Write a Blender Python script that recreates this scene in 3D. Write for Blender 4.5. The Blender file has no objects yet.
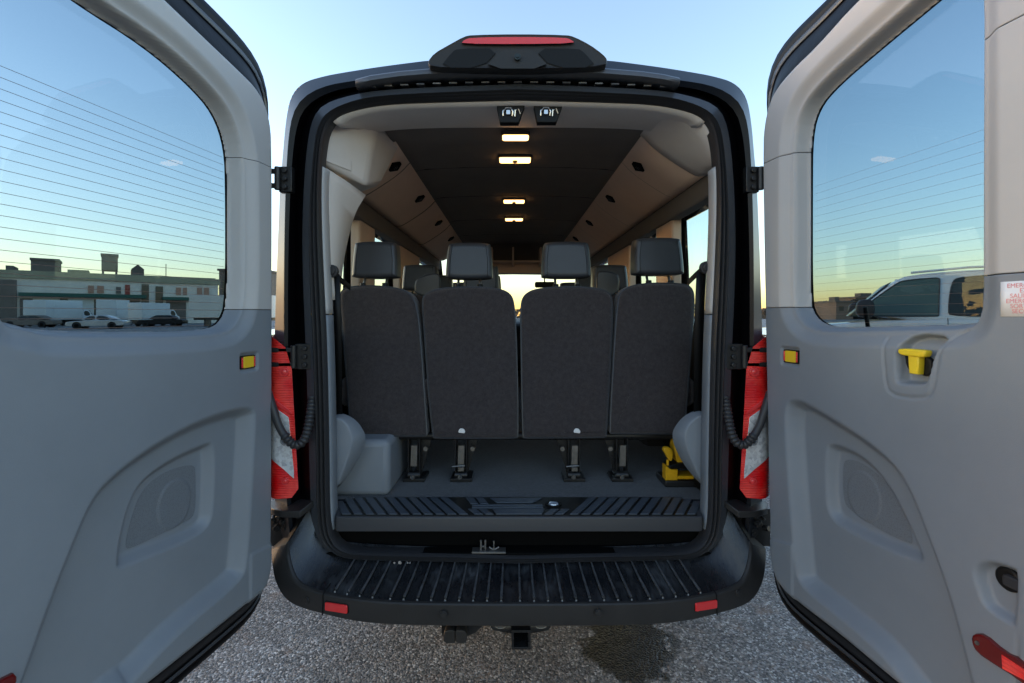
import bpy, math, random
import numpy as np
from mathutils import Vector, Matrix
random.seed(7)
R = math.radians
sc = bpy.context.scene
COL = sc.collection
F = 480.0            # focal length in pixels of the 1024 wide picture
CX, CZ = -0.035, 1.44
Y0 = -1.875          # camera Y ; the plane of the rear door seal is Y = 0
PX, PY = 510.0, 315.0

def P(x, y, D):
    """a point measured on the photograph, at a known distance D in front of the camera"""
    return (CX + (x-PX)*D/F, Y0 + D, CZ - (y-PY)*D/F)

# ------------------------------------------------------------------ materials
MATS = {}
def mat(name, col, rough=0.5, metal=0.0, bump=0.0, bscale=200, var=0.0, vscale=6, spec=0.5, coat=0.0, emit=None, estr=0, bdist=0.002, alpha=None, rvar=0.0):
    m = bpy.data.materials.new(name); m.use_nodes = True
    nt = m.node_tree; b = nt.nodes['Principled BSDF']
    b.inputs['Base Color'].default_value = (*col, 1)
    b.inputs['Roughness'].default_value = rough
    b.inputs['Metallic'].default_value = metal
    b.inputs['Specular IOR Level'].default_value = spec
    b.inputs['Coat Weight'].default_value = coat
    b.inputs['Coat Roughness'].default_value = 0.04
    if emit:
        b.inputs['Emission Color'].default_value = (*emit, 1); b.inputs['Emission Strength'].default_value = estr
    tc = nt.nodes.new('ShaderNodeTexCoord')
    if bump > 0:
        n = nt.nodes.new('ShaderNodeTexNoise'); n.inputs['Scale'].default_value = bscale; n.inputs['Detail'].default_value = 3
        nt.links.new(tc.outputs['Object'], n.inputs['Vector'])
        bp = nt.nodes.new('ShaderNodeBump'); bp.inputs['Strength'].default_value = bump; bp.inputs['Distance'].default_value = bdist
        nt.links.new(n.outputs['Fac'], bp.inputs['Height']); nt.links.new(bp.outputs['Normal'], b.inputs['Normal'])
    if var > 0 or rvar > 0:
        n = nt.nodes.new('ShaderNodeTexNoise'); n.inputs['Scale'].default_value = vscale; n.inputs['Detail'].default_value = 6; n.inputs['Roughness'].default_value = .65
        nt.links.new(tc.outputs['Object'], n.inputs['Vector'])
        if var > 0:
            r = nt.nodes.new('ShaderNodeMapRange')
            r.inputs['From Min'].default_value = .3; r.inputs['From Max'].default_value = .7
            r.inputs['To Min'].default_value = 1-var; r.inputs['To Max'].default_value = 1+var
            nt.links.new(n.outputs['Fac'], r.inputs['Value'])
            mx = nt.nodes.new('ShaderNodeVectorMath'); mx.operation = 'SCALE'; mx.inputs[0].default_value = col
            nt.links.new(r.outputs[0], mx.inputs['Scale']); nt.links.new(mx.outputs[0], b.inputs['Base Color'])
        if rvar > 0:
            r = nt.nodes.new('ShaderNodeMapRange')
            r.inputs['From Min'].default_value = .3; r.inputs['From Max'].default_value = .7
            r.inputs['To Min'].default_value = max(0, rough-rvar); r.inputs['To Max'].default_value = min(1, rough+rvar)
            nt.links.new(n.outputs['Fac'], r.inputs['Value']); nt.links.new(r.outputs[0], b.inputs['Roughness'])
    MATS[name] = m
    return m

def glassmat(name, tint, refl=1.0):
    m = bpy.data.materials.new(name); m.use_nodes = True
    nt = m.node_tree; nt.nodes.clear()
    o = nt.nodes.new('ShaderNodeOutputMaterial'); t = nt.nodes.new('ShaderNodeBsdfTransparent'); g = nt.nodes.new('ShaderNodeBsdfGlossy')
    t.inputs['Color'].default_value = (*tint, 1); g.inputs['Roughness'].default_value = 0.0
    g.inputs['Color'].default_value = (refl, refl, refl, 1)
    fr = nt.nodes.new('ShaderNodeFresnel'); fr.inputs['IOR'].default_value = 1.5
    ge_ = nt.nodes.new('ShaderNodeNewGeometry'); io = nt.nodes.new('ShaderNodeMapRange'); io.inputs['To Min'].default_value = 1.5; io.inputs['To Max'].default_value = 1/1.5
    nt.links.new(ge_.outputs['Backfacing'], io.inputs['Value']); nt.links.new(io.outputs[0], fr.inputs['IOR'])
    mx = nt.nodes.new('ShaderNodeMixShader')
    nt.links.new(fr.outputs[0], mx.inputs[0]); nt.links.new(t.outputs[0], mx.inputs[1]); nt.links.new(g.outputs[0], mx.inputs[2])
    nt.links.new(mx.outputs[0], o.inputs[0])
    MATS[name] = m
    return m

mat('trim_blue', (.20, .22, .245), .55, bump=.25, bscale=420, var=.05, vscale=4, bdist=.0008)
mat('trim_grey', (.46, .445, .43), .6, bump=.2, bscale=420, var=.03, vscale=4, bdist=.0008)
mat('trim_beige', (.66, .59, .53), .75, bump=.3, bscale=500, var=.04, vscale=5, bdist=.0006)
mat('bin_beige', (.68, .48, .35), .8, bump=.3, bscale=500, var=.05, vscale=5, bdist=.0006)  # beige warmed so the colour carries some of the ceiling lamps' glow
mat('vent_black', (.003, .003, .003), .8, spec=.08)
mat('headliner', (.15, .122, .10), .95, bump=.4, bscale=700, var=.06, vscale=8, bdist=.001)
mat('paint', (.006, .007, .010), .16, spec=.6, coat=1.0, rvar=.05)
mat('paint_edge', (.004, .006, .010), .33, spec=.2)
mat('jamb', (.003, .003, .004), .3, spec=.16, bump=.2, bscale=14, bdist=.01)
mat('flange', (.05, .053, .06), .3, spec=.4, coat=.3, bump=.2, bscale=30, bdist=.003)
mat('rubber', (.034, .033, .035), .4, spec=.35, bump=.2, bscale=300, bdist=.001)
mat('bumper', (.028, .026, .025), .45, spec=.32, bump=.5, bscale=600, var=.12, vscale=10, bdist=.0008, rvar=.08)
mat('black', (.005, .005, .005), .5, spec=.25, bump=.3, bscale=120, bdist=.002)
mat('step_edge', (.06, .062, .066), .38, var=.5, vscale=40)
mat('black_metal', (.024, .024, .025), .35, metal=.3, bump=.4, bscale=90, bdist=.002, rvar=.15)
mat('gutter', (.10, .10, .105), .3, metal=.3)
mat('chrome', (.62, .62, .62), .22, metal=1.0, bump=.2, bscale=60, bdist=.002)
mat('steel', (.20, .19, .18), .4, metal=.8, bump=.3, bscale=90, var=.2, vscale=60, bdist=.002)
mat('vinyl', (.040, .042, .048), .38, bump=.3, bscale=260, bdist=.0012, var=.08, vscale=12)
mat('tread', (.004, .005, .006), .5, rvar=.08, bump=.2, bscale=300, bdist=.001)
mat('tread_pad', (.06, .072, .088), .45, rvar=.1, bump=.3, bscale=300, bdist=.001, var=.1, vscale=20)
mat('tread_front', (.05, .05, .054), .45, bump=.3, bscale=400, bdist=.0008)
mat('red_lens', (.62, .012, .018), .12, coat=1.0, spec=.7)
mat('red_bright', (.75, .03, .03), .25, coat=.8)
mat('red_dark', (.12, .004, .004), .2, coat=.8)
mat('clear_lens', (.85, .85, .86), .14, coat=1.0, metal=.5, bump=.6, bscale=45, bdist=.006, var=.35, vscale=35)
mat('yellow', (.80, .56, .02), .45, var=.08, vscale=30)
mat('amber', (.85, .55, .02), .3, coat=.5, bump=.6, bscale=600)
mat('jack_yellow', (.80, .42, .01), .4, var=.12, vscale=30)
mat('white_label', (.80, .79, .78), .5)
mat('red_ink', (.75, .26, .27), .6)
mat('copper', (.20, .13, .10), .5)
mat('emblem_blue', (.55, .62, .74), .2, metal=.5)
mat('lamp_glow', (.9, .8, .6), .4, emit=(1.0, .52, .17), estr=.85)
mat('white_car', (.70, .72, .72), .28, coat=.8, var=.02)
mat('silver_car', (.42, .42, .43), .3, metal=.3, coat=.8)
mat('car_glass', (.02, .028, .028), .25, spec=.4)
mat('car_glass_green', (.07, .115, .10), .2, spec=.4)
mat('tyre', (.02, .02, .02), .8, bump=.4, bscale=80)
mat('rim', (.16, .16, .17), .35, metal=.7)
mat('wall_pale', (.76, .70, .60), .85, var=.1, vscale=.5)
mat('wall_band', (.36, .33, .22), .85, var=.12, vscale=.4)
mat('wall_dark', (.17, .14, .115), .9, var=.2, vscale=.5)
mat('awning_green', (.015, .09, .065), .6)
mat('window_dark', (.03, .04, .045), .15)
mat('window_pink', (.42, .22, .15), .4)  # plain pinkish brown pane colour
mat('dock_white', (.62, .64, .62), .6, var=.05, vscale=1)
mat('red_door', (.3, .05, .03), .6)
mat('leaf_far', (.055, .045, .032), .9, var=.3, vscale=.6)
mat('brick_far', (.25, .17, .12), .9, var=.1)
mat('trailer', (.66, .62, .55), .5, var=.05, vscale=.6)
glassmat('glass_door', (.505, .583, .625), .42)
glassmat('glass_side', (.62, .74, .73))
glassmat('glass_clear', (.93, .96, .95))

def woven(name, col, scale=900, bs=.6, heather=.18):
    m = mat(name, col, .92, spec=.25)
    nt = m.node_tree; b = nt.nodes['Principled BSDF']; tc = [n for n in nt.nodes if n.type == 'TEX_COORD'][0]
    n = nt.nodes.new('ShaderNodeTexNoise'); n.inputs['Scale'].default_value = scale*.35; n.inputs['Detail'].default_value = 2
    n2 = nt.nodes.new('ShaderNodeTexNoise'); n2.inputs['Scale'].default_value = 55; n2.inputs['Detail'].default_value = 6
    v = nt.nodes.new('ShaderNodeTexVoronoi'); v.inputs['Scale'].default_value = scale
    for q in (n, n2, v): nt.links.new(tc.outputs['Object'], q.inputs['Vector'])
    ad = nt.nodes.new('ShaderNodeMath'); ad.operation = 'ADD'; nt.links.new(n.outputs['Fac'], ad.inputs[0]); nt.links.new(n2.outputs['Fac'], ad.inputs[1])
    r = nt.nodes.new('ShaderNodeMapRange'); r.inputs['From Min'].default_value = .6; r.inputs['From Max'].default_value = 1.4
    r.inputs['To Min'].default_value = 1-heather*1.6; r.inputs['To Max'].default_value = 1+heather*1.6
    nt.links.new(ad.outputs[0], r.inputs['Value'])
    mx = nt.nodes.new('ShaderNodeVectorMath'); mx.operation = 'SCALE'; mx.inputs[0].default_value = col
    nt.links.new(r.outputs[0], mx.inputs['Scale']); nt.links.new(mx.outputs[0], b.inputs['Base Color'])
    bp = nt.nodes.new('ShaderNodeBump'); bp.inputs['Strength'].default_value = bs; bp.inputs['Distance'].default_value = .0015
    nt.links.new(v.outputs['Distance'], bp.inputs['Height']); nt.links.new(bp.outputs['Normal'], b.inputs['Normal'])
    b.inputs['Sheen Weight'].default_value = .25; b.inputs['Sheen Roughness'].default_value = .5
    return m
woven('seat_fabric', (.047, .039, .0395), 600, .8, .22)
woven('carpet', (.040, .040, .044), 300, 1.0, .4)

# step pad of the bumper: black plastic, scuffed and dusty
m = mat('step_pad', (.016, .018, .022), .28, spec=.6)
nt = m.node_tree; b = nt.nodes['Principled BSDF']; tc = [n for n in nt.nodes if n.type == 'TEX_COORD'][0]
mp = nt.nodes.new('ShaderNodeMapping'); mp.inputs['Scale'].default_value = (26, 8, 8)
n = nt.nodes.new('ShaderNodeTexNoise'); n.inputs['Scale'].default_value = 1.5; n.inputs['Detail'].default_value = 7; n.inputs['Roughness'].default_value = .7
n2 = nt.nodes.new('ShaderNodeTexNoise'); n2.inputs['Scale'].default_value = 7; n2.inputs['Detail'].default_value = 8
nt.links.new(tc.outputs['Object'], mp.inputs[0]); nt.links.new(mp.outputs[0], n.inputs['Vector']); nt.links.new(tc.outputs['Object'], n2.inputs['Vector'])
mu = nt.nodes.new('ShaderNodeMath'); mu.operation = 'MULTIPLY'; nt.links.new(n.outputs['Fac'], mu.inputs[0]); nt.links.new(n2.outputs['Fac'], mu.inputs[1])
cr = nt.nodes.new('ShaderNodeValToRGB'); cr.color_ramp.elements[0].position = .27; cr.color_ramp.elements[0].color = (.010, .011, .013, 1)
cr.color_ramp.elements[1].position = .46; cr.color_ramp.elements[1].color = (.055, .058, .062, 1)
nt.links.new(mu.outputs[0], cr.inputs[0]); nt.links.new(cr.outputs[0], b.inputs['Base Color'])
r = nt.nodes.new('ShaderNodeMapRange'); r.inputs['From Min'].default_value = .2; r.inputs['From Max'].default_value = .45; r.inputs['To Min'].default_value = .2; r.inputs['To Max'].default_value = .65
nt.links.new(mu.outputs[0], r.inputs['Value']); nt.links.new(r.outputs[0], b.inputs['Roughness'])
bp = nt.nodes.new('ShaderNodeBump'); bp.inputs['Strength'].default_value = .35; bp.inputs['Distance'].default_value = .003
nt.links.new(n.outputs['Fac'], bp.inputs['Height']); nt.links.new(bp.outputs['Normal'], b.inputs['Normal'])

# speaker grille: fine perforation
m = mat('grille', (.125, .14, .16), .65)
nt = m.node_tree; b = nt.nodes['Principled BSDF']; tc = [n for n in nt.nodes if n.type == 'TEX_COORD'][0]
v = nt.nodes.new('ShaderNodeTexVoronoi'); v.inputs['Scale'].default_value = 300; v.inputs['Randomness'].default_value = 1.0
nt.links.new(tc.outputs['Object'], v.inputs['Vector'])
cr = nt.nodes.new('ShaderNodeValToRGB'); cr.color_ramp.elements[0].position = .25; cr.color_ramp.elements[0].color = (.115, .127, .143, 1)
cr.color_ramp.elements[1].position = .45; cr.color_ramp.elements[1].color = (.155, .17, .19, 1)
nt.links.new(v.outputs['Distance'], cr.inputs[0]); nt.links.new(cr.outputs[0], b.inputs['Base Color'])

# tail lamp red: ribbed optics
nt = MATS['red_lens'].node_tree; b = nt.nodes['Principled BSDF']; tc = [n for n in nt.nodes if n.type == 'TEX_COORD'][0]
w = nt.nodes.new('ShaderNodeTexWave'); w.bands_direction = 'Z'; w.inputs['Scale'].default_value = 34; w.inputs['Distortion'].default_value = 1.5
nt.links.new(tc.outputs['Object'], w.inputs['Vector'])
n = nt.nodes.new('ShaderNodeTexNoise'); n.inputs['Scale'].default_value = 14; nt.links.new(tc.outputs['Object'], n.inputs['Vector'])
cr = nt.nodes.new('ShaderNodeValToRGB'); cr.color_ramp.elements[0].position = .35; cr.color_ramp.elements[0].color = (.80, .008, .010, 1)
cr.color_ramp.elements[1].position = .65; cr.color_ramp.elements[1].color = (1.0, .07, .05, 1)
nt.links.new(n.outputs['Fac'], cr.inputs[0]); nt.links.new(cr.outputs[0], b.inputs['Base Color'])
bp = nt.nodes.new('ShaderNodeBump'); bp.inputs['Strength'].default_value = .5; bp.inputs['Distance'].default_value = .004
nt.links.new(w.outputs['Fac'], bp.inputs['Height']); nt.links.new(bp.outputs['Normal'], b.inputs['Normal'])

nt = MATS['clear_lens'].node_tree; b = nt.nodes['Principled BSDF']; tc = [n for n in nt.nodes if n.type == 'TEX_COORD'][0]
v = nt.nodes.new('ShaderNodeTexVoronoi'); v.inputs['Scale'].default_value = 85; nt.links.new(tc.outputs['Object'], v.inputs['Vector'])
sp_ = nt.nodes.new('ShaderNodeSeparateColor'); nt.links.new(v.outputs['Color'], sp_.inputs[0])
cr = nt.nodes.new('ShaderNodeValToRGB'); cr.color_ramp.elements[0].color = (.62, .62, .63, 1); cr.color_ramp.elements[1].position = .6; cr.color_ramp.elements[1].color = (.95, .95, .95, 1)
nt.links.new(sp_.outputs[0], cr.inputs[0]); nt.links.new(cr.outputs[0], b.inputs['Base Color'])
# asphalt with coarse pale aggregate and one wet oily stain
m = bpy.data.materials.new('asphalt'); m.use_nodes = True; MATS['asphalt'] = m
nt = m.node_tree; b = nt.nodes['Principled BSDF']; L = nt.links.new
tc = nt.nodes.new('ShaderNodeTexCoord')
def noise(s, d=4, r=.6):
    n = nt.nodes.new('ShaderNodeTexNoise'); n.inputs['Scale'].default_value = s; n.inputs['Detail'].default_value = d; n.inputs['Roughness'].default_value = r
    L(tc.outputs['Object'], n.inputs['Vector']); return n
v = nt.nodes.new('ShaderNodeTexVoronoi'); v.inputs['Scale'].default_value = 120; L(tc.outputs['Object'], v.inputs['Vector'])
v2 = nt.nodes.new('ShaderNodeTexVoronoi'); v2.inputs['Scale'].default_value = 210; L(tc.outputs['Object'], v2.inputs['Vector'])
sep = nt.nodes.new('ShaderNodeSeparateColor'); L(v.outputs['Color'], sep.inputs[0])
cr = nt.nodes.new('ShaderNodeValToRGB'); E = cr.color_ramp.elements
E[0].position = 0; E[0].color = (.08, .076, .074, 1); E[1].position = 1; E[1].color = (.68, .66, .62, 1)
for p, c in ((.3, (.17, .165, .16, 1)), (.6, (.29, .28, .27, 1)), (.75, (.34, .29, .24, 1)), (.85, (.42, .41, .40, 1))):
    e = E.new(p); e.color = c
L(sep.outputs[0], cr.inputs[0])
sep2 = nt.nodes.new('ShaderNodeSeparateColor'); L(v2.outputs['Color'], sep2.inputs[0])
mr = nt.nodes.new('ShaderNodeMapRange'); mr.inputs['To Min'].default_value = .5; mr.inputs['To Max'].default_value = 1.0; L(sep2.outputs[1], mr.inputs['Value'])
m1 = nt.nodes.new('ShaderNodeVectorMath'); m1.operation = 'SCALE'; L(cr.outputs[0], m1.inputs[0]); L(mr.outputs[0], m1.inputs['Scale'])
nl = noise(2.2, 8, .7); mr2 = nt.nodes.new('ShaderNodeMapRange'); mr2.inputs['From Min'].default_value = .3; mr2.inputs['From Max'].default_value = .7
mr2.inputs['To Min'].default_value = .62; mr2.inputs['To Max'].default_value = 1.18; L(nl.outputs['Fac'], mr2.inputs['Value'])
m2 = nt.nodes.new('ShaderNodeVectorMath'); m2.operation = 'SCALE'; L(m1.outputs[0], m2.inputs[0]); L(mr2.outputs[0], m2.inputs['Scale'])
# rusty brown patches
nb = noise(7, 3); mrb = nt.nodes.new('ShaderNodeMapRange'); mrb.inputs['From Min'].default_value = .58; mrb.inputs['From Max'].default_value = .72; mrb.inputs['To Max'].default_value = .5
L(nb.outputs['Fac'], mrb.inputs['Value'])
mb = nt.nodes.new('ShaderNodeMix'); mb.data_type = 'RGBA'; L(mrb.outputs[0], mb.inputs[0]); L(m2.outputs[0], mb.inputs[6]); mb.inputs[7].default_value = (.20, .13, .09, 1)
# stain
gm = nt.nodes.new('ShaderNodeMapping'); gm.inputs['Location'].default_value = (-.50/.235, -.22/.235, 0); gm.inputs['Scale'].default_value = (1/.215, 1/.235, 0)
gm.vector_type = 'POINT'; gm.inputs['Location'].default_value = (-.485/.215, -.23/.235, 0)
L(tc.outputs['Object'], gm.inputs[0])
ln = nt.nodes.new('ShaderNodeVectorMath'); ln.operation = 'LENGTH'; L(gm.outputs[0], ln.inputs[0])
ns = noise(5.5, 7, .68); s1 = nt.nodes.new('ShaderNodeMath'); s1.operation = 'MULTIPLY_ADD'; L(ns.outputs['Fac'], s1.inputs[0]); s1.inputs[1].default_value = 2.0; L(ln.outputs['Value'], s1.inputs[2])
mrs = nt.nodes.new('ShaderNodeMapRange'); mrs.inputs['From Min'].default_value = 1.95; mrs.inputs['From Max'].default_value = 1.85; mrs.inputs['To Min'].default_value = 0; mrs.inputs['To Max'].default_value = .96
L(s1.outputs[0], mrs.inputs['Value'])
md = nt.nodes.new('ShaderNodeVectorMath'); md.operation = 'SCALE'; md.inputs['Scale'].default_value = .07; L(mb.outputs[2], md.inputs[0])
ms = nt.nodes.new('ShaderNodeMix'); ms.data_type = 'RGBA'; L(mrs.outputs[0], ms.inputs[0]); L(mb.outputs[2], ms.inputs[6]); L(md.outputs[0], ms.inputs[7])
L(ms.outputs[2], b.inputs['Base Color'])
rr = nt.nodes.new('ShaderNodeMapRange'); rr.inputs['From Max'].default_value = .88; rr.inputs['To Min'].default_value = .8; rr.inputs['To Max'].default_value = .35; L(mrs.outputs[0], rr.inputs['Value'])
L(rr.outputs[0], b.inputs['Roughness'])
bp = nt.nodes.new('ShaderNodeBump'); bp.inputs['Strength'].default_value = 1.0; bp.inputs['Distance'].default_value = .004; bp.invert = True
L(v.outputs['Distance'], bp.inputs['Height'])
bp2 = nt.nodes.new('ShaderNodeBump'); bp2.inputs['Strength'].default_value = .6; bp2.inputs['Distance'].default_value = .006
n3 = noise(60, 4); L(n3.outputs['Fac'], bp2.inputs['Height']); L(bp.outputs['Normal'], bp2.inputs['Normal']); L(bp2.outputs['Normal'], b.inputs['Normal'])

# ------------------------------------------------------------------ mesh helpers
def link(name, me, parent=None):
    o = bpy.data.objects.new(name, me); COL.objects.link(o)
    if parent is not None: o.parent = parent
    return o

def mesh_obj(name, V, Fc, m, parent=None, smooth=35, bevel=0, solid=0, mats=None, fm=None):
    me = bpy.data.meshes.new(name); me.from_pydata([tuple(v) for v in V], [], [tuple(f) for f in Fc])
    for q in ([m] if mats is None else mats): me.materials.append(MATS[q])
    if fm is not None: me.polygons.foreach_set('material_index', fm)
    me.validate(); me.update()
    if smooth:
        me.shade_smooth()
        if smooth < 180: me.set_sharp_from_angle(angle=R(smooth))
    o = link(name, me, parent)
    if solid:
        s = o.modifiers.new('solid', 'SOLIDIFY'); s.thickness = solid; s.offset = -1
    if bevel:
        s = o.modifiers.new('bevel', 'BEVEL'); s.width = bevel; s.segments = 3; s.limit_method = 'ANGLE'; s.angle_limit = R(38)
        s.harden_normals = False
    return o

def smooth_poly(pts, it=2, closed=True):
    pts = [np.array(p, float) for p in pts]
    for _ in range(it):
        q = []; n = len(pts)
        rng = range(n) if closed else range(n-1)
        if not closed: q.append(pts[0])
        for i in rng:
            a, c = pts[i], pts[(i+1) % n]
            q += [a*.75+c*.25, a*.25+c*.75]
        if not closed: q.append(pts[-1])
        pts = q
    return [tuple(p) for p in pts]

def round_rect(x0, x1, y0, y1, r, n=5):
    out = []
    for cx, cy, a0 in ((x1-r, y1-r, 0), (x0+r, y1-r, 90), (x0+r, y0+r, 180), (x1-r, y0+r, 270)):
        for k in range(n+1):
            a = R(a0+90*k/n); out.append((cx+r*math.cos(a), cy+r*math.sin(a)))
    return out

def safe_inset(poly, d):
    out = inset(poly, d)
    if d <= 0: return out
    sc_ = max(max(p[0] for p in poly)-min(p[0] for p in poly), 1e-6); e = sc_*1e-4
    U_ = np.array([p[0] for p in out]); V_ = np.array([p[1] for p in out])
    f = lambda a, b: sdf(poly, a, b)
    for _ in range(12):
        dd = f(U_, V_)+d; bad = dd > d*.02
        if not bad.any(): break
        gx = (f(U_+e, V_)-f(U_-e, V_))/(2*e); gy = (f(U_, V_+e)-f(U_, V_-e))/(2*e)
        U_ = np.where(bad, U_-dd*gx*.7, U_); V_ = np.where(bad, V_-dd*gy*.7, V_)
    return list(zip(U_.tolist(), V_.tolist()))

def round_diamond(r_): return [(-r_, 0), (-r_*.9, -r_*.08), (-r_*.08, -r_*.75), (r_*.08, -r_*.75), (r_*.9, -r_*.08), (r_, 0), (r_*.9, r_*.08), (r_*.08, r_*.75), (-r_*.08, r_*.75), (-r_*.9, r_*.08)]

def area(poly):
    return .5*sum(poly[i][0]*poly[(i+1) % len(poly)][1]-poly[(i+1) % len(poly)][0]*poly[i][1] for i in range(len(poly)))

def inset(poly, d):
    n = len(poly); out = []
    s = 1 if area(poly) > 0 else -1
    for i in range(n):
        a, p, c = poly[i-1], poly[i], poly[(i+1) % n]
        e1 = Vector((p[0]-a[0], p[1]-a[1])); e2 = Vector((c[0]-p[0], c[1]-p[1]))
        n1 = Vector((-e1.y, e1.x))*s; n2 = Vector((-e2.y, e2.x))*s
        if n1.length < 1e-9: n1 = n2
        if n2.length < 1e-9: n2 = n1
        n1.normalize(); n2.normalize(); nn = n1+n2
        if nn.length < 1e-6: nn = n1
        nn.normalize(); k = 1/max(.5, nn.dot(n1))
        out.append((p[0]+nn.x*d*k, p[1]+nn.y*d*k))
    return out

class MB:
    def __init__(s): s.V = []; s.F = []; s.fm = []
    def add(s, V, Fc, mi=0):
        k = len(s.V); s.V += [tuple(v) for v in V]
        s.F += [tuple(i+k for i in f) for f in Fc]; s.fm += [mi]*len(Fc)
    def box(s, x0, x1, y0, y1, z0, z1, M=None, mi=0):
        V = [Vector((x, y, z)) for x in (x0, x1) for y in (y0, y1) for z in (z0, z1)]
        if M is not None: V = [M @ v for v in V]
        s.add(V, [(0, 1, 3, 2), (4, 6, 7, 5), (0, 4, 5, 1), (2, 3, 7, 6), (0, 2, 6, 4), (1, 5, 7, 3)], mi)
    def hexa(s, a, b, mi=0):
        """two quads (4 points each) joined"""
        s.add(list(a)+list(b), [(0, 1, 2, 3), (7, 6, 5, 4), (0, 4, 5, 1), (1, 5, 6, 2), (2, 6, 7, 3), (3, 7, 4, 0)], mi)
    def slab(s, out, c0, c1, r, f, seg=4, rb=None, mi=0):
        """outline (a,b), from c0 (front, rounded by r) to c1; f maps (a,b,c) to world"""
        sg = 1 if c1 > c0 else -1
        rings = [(safe_inset(out, r+min(.004, r*.5)), c0)] if r else []
        for k in range(seg+1):
            th = math.pi/2*k/seg
            rings.append((safe_inset(out, r*(1-math.sin(th))) if r else out, c0+sg*r*(1-math.cos(th))))
            if not r: break
        rb = r if rb is None else rb
        if rb:
            for k in range(seg, -1, -1):
                th = math.pi/2*k/seg
                rings.append((safe_inset(out, rb*(1-math.sin(th))), c1-sg*rb*(1-math.cos(th))))
        else: rings.append((out, c1))
        n = len(out); V = []; Fc = []
        for q, c in rings: V += [f(a, b, c) for a, b in q]
        for k in range(len(rings)-1):
            for i in range(n):
                j = (i+1) % n; Fc.append((k*n+i, k*n+j, (k+1)*n+j, (k+1)*n+i))
        Fc.append(tuple(range(n-1, -1, -1))); Fc.append(tuple((len(rings)-1)*n+i for i in range(n)))
        s.add(V, Fc, mi)
    def tube(s, path, r, n=8, closed=False, mi=0):
        path = [Vector(p) for p in path]; m = len(path); V = []; Fc = []
        up = Vector((0, 0, 1)); prev = None
        for i, p in enumerate(path):
            if closed: t = path[(i+1) % m]-path[i-1]
            else: t = path[min(i+1, m-1)]-path[max(i-1, 0)]
            t.normalize()
            a = prev if prev is not None else (up if abs(t.z) < .9 else Vector((1, 0, 0)))
            a = (a-t*a.dot(t)); a.normalize(); prev = a; b = t.cross(a)
            rr = r[i] if isinstance(r, (list, tuple)) else r
            for k in range(n):
                th = 2*math.pi*k/n; V.append(p+a*math.cos(th)*rr+b*math.sin(th)*rr)
        for i in range(m if closed else m-1):
            j = (i+1) % m
            for k in range(n): Fc.append((i*n+k, i*n+(k+1) % n, j*n+(k+1) % n, j*n+k))
        if not closed: Fc += [tuple(range(n-1, -1, -1)), tuple((m-1)*n+k for k in range(n))]
        s.add(V, Fc, mi)
    def cyl(s, a, b, r, n=24, r2=None, mi=0): s.tube([a, b], [r, r if r2 is None else r2], n, mi=mi)
    def loft(s, curves, closed=False, mi=0):
        n = len(curves[0]); V = [p for c in curves for p in c]; Fc = []
        for k in range(len(curves)-1):
            for i in range(n if closed else n-1):
                j = (i+1) % n; Fc.append((k*n+i, k*n+j, (k+1)*n+j, (k+1)*n+i))
        s.add(V, Fc, mi)
    def build(s, name, m, parent=None, **k):
        if isinstance(m, (list, tuple)): return mesh_obj(name, s.V, s.F, None, parent, mats=m, fm=s.fm, **k)
        return mesh_obj(name, s.V, s.F, m, parent, **k)

def resample(pts, n, closed=False):
    pts = [Vector(p) for p in pts]
    if closed: pts.append(pts[0])
    d = [0]
    for i in range(1, len(pts)): d.append(d[-1]+(pts[i]-pts[i-1]).length)
    out = []; k = 0
    m = n if closed else n-1
    for i in range(n):
        t = d[-1]*i/m
        while k < len(d)-2 and d[k+1] < t: k += 1
        u = (t-d[k])/max(1e-9, d[k+1]-d[k]); out.append(pts[k].lerp(pts[k+1], min(1, max(0, u))))
    return out

def thing(name, label, cat, loc=(0, 0, 0), rz=0, group=None):
    o = bpy.data.objects.new(name, None); COL.objects.link(o); o.location = loc; o.rotation_euler = (0, 0, rz)
    o.empty_display_size = .2
    o['label'] = label; o['category'] = cat
    if group: o['group'] = group
    return o
def tag(o, label, cat, group=None):
    o['label'] = label; o['category'] = cat
    if group: o['group'] = group
    return o
def copy_tree(o, parent=None):
    c = o.copy(); COL.objects.link(c); c.parent = parent
    for ch in list(o.children): copy_tree(ch, c)
    return c

# ------------------------------------------------------------------ signed distance height fields (door trims)
def sdf(poly, X, Y):
    best = np.full(X.shape, 1e9); ins = np.zeros(X.shape, bool); n = len(poly)
    for i in range(n):
        ax, ay = poly[i]; bx, by = poly[(i+1) % n]
        ex, ey = bx-ax, by-ay; l2 = ex*ex+ey*ey
        if l2 < 1e-14: continue
        t = np.clip(((X-ax)*ex+(Y-ay)*ey)/l2, 0, 1)
        best = np.minimum(best, (X-ax-t*ex)**2+(Y-ay-t*ey)**2)
        if ey != 0:
            c = ((ay > Y) != (by > Y)) & (X < ex*(Y-ay)/ey+ax); ins ^= c
    d = np.sqrt(best); return np.where(ins, -d, d)
def sstep(x, a, b):
    t = np.clip((x-a)/(b-a), 0, 1); return t*t*(3-2*t)

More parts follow.
